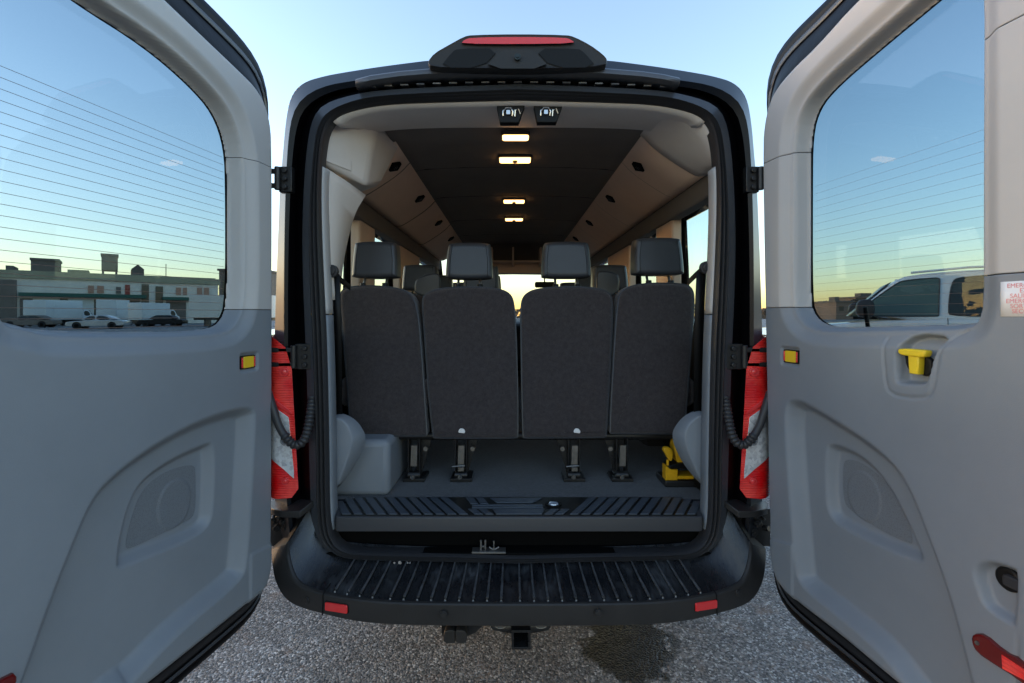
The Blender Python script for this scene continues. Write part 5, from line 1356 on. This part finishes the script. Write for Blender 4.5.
# dark pickup shapes at far left of the lot and others right of the sedan
vehicle('parked_sedan', 'dark sedan half hidden at the far left of the lot', 'car', tuple(gp(5, 55)), R(15), 5, 1.8, sed_body, sed_cab, sedw, (.95, 3.95), 'wall_dark', group='vehicles parked at the warehouse')
vehicle('parked_sedan', 'dark sedan between the silver sedan and the trailer', 'car', tuple(gp(140, 60)), R(15), 5, 1.8, sed_body, sed_cab, sedw, (.95, 3.95), 'black', group='vehicles parked at the warehouse')
# distant tree belt (one mass)
q = MB(); rnd = random.Random(3)
for k in range(5200):
    an = R(rnd.uniform(-80, 80)); D = rnd.uniform(190, 240)
    if rnd.random() < .45: an = R(rnd.uniform(28, 56))
    x, y = D*math.sin(an), D*math.cos(an); hh = (.2+4.4*rnd.random()**1.7)*(1+.3*math.sin(an*23)); r_ = rnd.uniform(.6, 1.8)
    c = Vector((x, y, hh)); V = [c+Vector((rnd.uniform(-r_, r_), rnd.uniform(-r_, r_), rnd.uniform(-r_, r_)*.8)) for _ in range(6)]
    q.add(V, [(0, 1, 2), (1, 2, 3), (2, 3, 4), (3, 4, 5), (0, 2, 4), (1, 3, 5)])
o = q.build('tree_belt', 'leaf_far', None, smooth=0); o['kind'] = 'stuff'; o['label'] = 'far brown winter tree line along the horizon'; o['category'] = 'trees'

# ================================================================== light, sky, camera
SUN_EL, SUN_AZ = 4.0, -84.0    # azimuth from +Y towards +X
w = bpy.data.worlds.new('World'); sc.world = w; w.use_nodes = True; nt = w.node_tree
sky = nt.nodes.new('ShaderNodeTexSky'); sky.sky_type = 'NISHITA'; sky.sun_disc = False; sky.sun_elevation = R(SUN_EL); sky.sun_rotation = R(SUN_AZ)
sky.air_density = 1.0; sky.dust_density = .55; sky.ozone_density = 2.0
bg = nt.nodes['Background']; hs_ = nt.nodes.new('ShaderNodeHueSaturation'); hs_.inputs['Saturation'].default_value = .95; nt.links.new(sky.outputs[0], hs_.inputs['Color']); wb_ = nt.nodes.new('ShaderNodeVectorMath'); wb_.operation = 'MULTIPLY'; wb_.inputs[1].default_value = (1.10, .975, .975); nt.links.new(hs_.outputs[0], wb_.inputs[0]); nt.links.new(wb_.outputs[0], bg.inputs[0]); bg.inputs[1].default_value = .15
sl = bpy.data.lights.new('sun', 'SUN'); sl.energy = .15; sl.angle = R(6); sl.color = (1, .82, .62)
so_ = bpy.data.objects.new('sun', sl); COL.objects.link(so_)
dv = Vector((math.sin(R(SUN_AZ))*math.cos(R(SUN_EL)), math.cos(R(SUN_AZ))*math.cos(R(SUN_EL)), math.sin(R(SUN_EL))))
so_.rotation_euler = dv.to_track_quat('Z', 'Y').to_euler()
cam = bpy.data.cameras.new('camera'); co = bpy.data.objects.new('camera', cam); COL.objects.link(co); sc.camera = co
co.location = (CX, Y0, CZ); co.rotation_euler = (R(90), 0, 0)
cam.sensor_width = 36; cam.lens = F/1024*36; cam.shift_x = (512-PX)/1024; cam.shift_y = -(341.5-PY)/1024
cam.clip_start = .02; cam.clip_end = 3000
sc.view_settings.view_transform = 'Standard'; sc.view_settings.look = 'None'; sc.view_settings.gamma = 1; sc.view_settings.use_curve_mapping = False
sc.view_settings.exposure = 2.8
sc.cycles.max_bounces = 10; sc.cycles.transparent_max_bounces = 24
